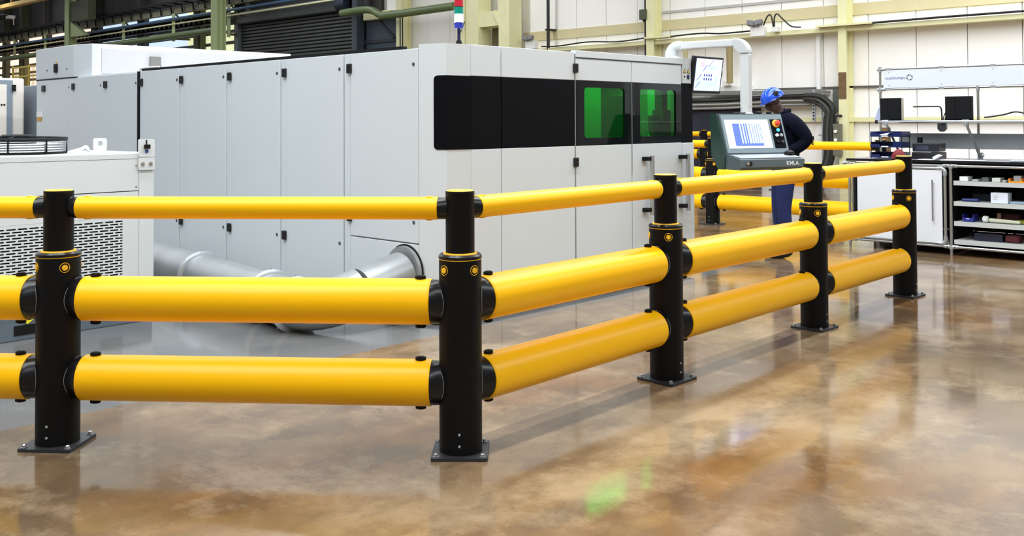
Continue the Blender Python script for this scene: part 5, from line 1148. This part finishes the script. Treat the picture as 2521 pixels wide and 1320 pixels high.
b_ = B(); box(b_, 1.685, 1.852, 6.17, 6.30, z2_ + .003, z2_ + 0.11); obj('carton', b_, mat('package_white', (222, 226, 240), 0.5), pk, bevel=0.003)
for k in range(3): b_ = B(); box(b_, 1.71, 1.75 + k * .008, 6.1685, 6.17, z2_ + 0.04 + k * .018, z2_ + 0.043 + k * .018); obj('print_line', b_, GREYP, pk)
sbox('blue_tool_roll', 1.38, 1.55, z2_ + .003, 0.03, BINB, 'blue flat tool lying on the second bench shelf', 'tool', y0=6.2, d=0.1, bev=0.012)
sbox('dark_blue_case', 1.42, 1.66, z2_ + .003, 0.07, mat('case_midnight', (26, 28, 52), 0.5), 'midnight blue case at the back of the second bench shelf', 'case', y0=6.42)
sbox('blue_pad', 1.87, 2.2, z2_ + .003, 0.022, mat('pad_pale_blue', (140, 160, 178), 0.6), 'pale blue pad right of the white package', 'pad')
bb = thing('storage_bin', 'open royal blue storage bin on the third bench shelf', 'bin', (1.46, 6.25, z3_), 'things on the open bench shelves')
b_ = B(); box(b_, 1.40, 1.51, 6.17, 6.33, z3_ + .003, z3_ + 0.012); obj('base', b_, BINB2, bb)
for x in (1.40, 1.502): b_ = B(); box(b_, x, x + .008, 6.17, 6.33, z3_ + .012, z3_ + 0.08); obj('side', b_, BINB2, bb)
b_ = B(); box(b_, 1.408, 1.502, 6.17, 6.178, z3_ + .012, z3_ + 0.045); obj('front', b_, BINB2, bb)
b_ = B(); box(b_, 1.44, 1.47, 6.166, 6.17, z3_ + .03, z3_ + 0.038); obj('bin_label', b_, PAPER, bb)
hm = thing('mallet', 'white headed mallet lying on the third bench shelf', 'mallet', (1.7, 6.22, z3_), 'things on the open bench shelves')
b_ = B(); lathe(b_, (1.585, 6.24, z3_ + .038), (0.95, -0.2, 0), [(0, 0.02), (0.01, 0.033), (0.05, 0.033), (0.06, 0.02)], 16); obj('head', b_, WPLAS, hm, smooth=True)
b_ = B(); lathe(b_, (1.65, 6.22, z3_ + .030), (1, -0.02, -0.02), [(0, 0.012), (0.02, 0.022), (0.3, 0.016), (0.31, 0.0)], 12); obj('handle', b_, mat('handle_cream', (206, 206, 180), 0.5), hm, smooth=True)
sbox('red_pouch', 1.72, 1.9, z3_ + .003, 0.085, mat('pouch_maroon', (70, 22, 26), 0.7), 'maroon pouch at the back of the third bench shelf', 'pouch', y0=6.36, bev=0.02)
sbox('spray_can', 1.70, 1.74, z3_ + .003, 0.1, mat('can_beige', (150, 120, 104), 0.5), 'beige can standing before the maroon pouch', 'can', y0=6.30, d=0.04, bev=0.012)
sbox('yellow_cloth', 1.88, 2.05, z3_ + .003, 0.035, mat('cloth_lime', (150, 150, 40), 0.7), 'lime cloth at the right of the third bench shelf', 'cloth', y0=6.26, bev=0.012)
sbox('navy_bin', 1.50, 1.78, z4_ + .003, 0.075, mat('bin_navy', (24, 26, 48), 0.5), 'long navy bin on the bottom bench shelf', 'bin', y0=6.22)
sbox('red_bag', 1.80, 1.94, z4_ + .003, 0.075, mat('bag_dark_red', (84, 20, 28), 0.7), 'dark red bag on the bottom bench shelf', 'bag', y0=6.22, bev=0.02)
# dark board standing in for the deep shade under the bench
b_ = B(); box(b_, 0.3, 3.3, 6.75, 6.85, 0.0, 0.2); obj('under_bench_shade', b_, DARKIN, bn)
b_ = B(); box(b_, -0.02, 0.06, 7.5, 7.58, 0.0, 1.35); single('brown_post', b_, BROWN, 'brown wooden post standing just left of the workbench', 'post')
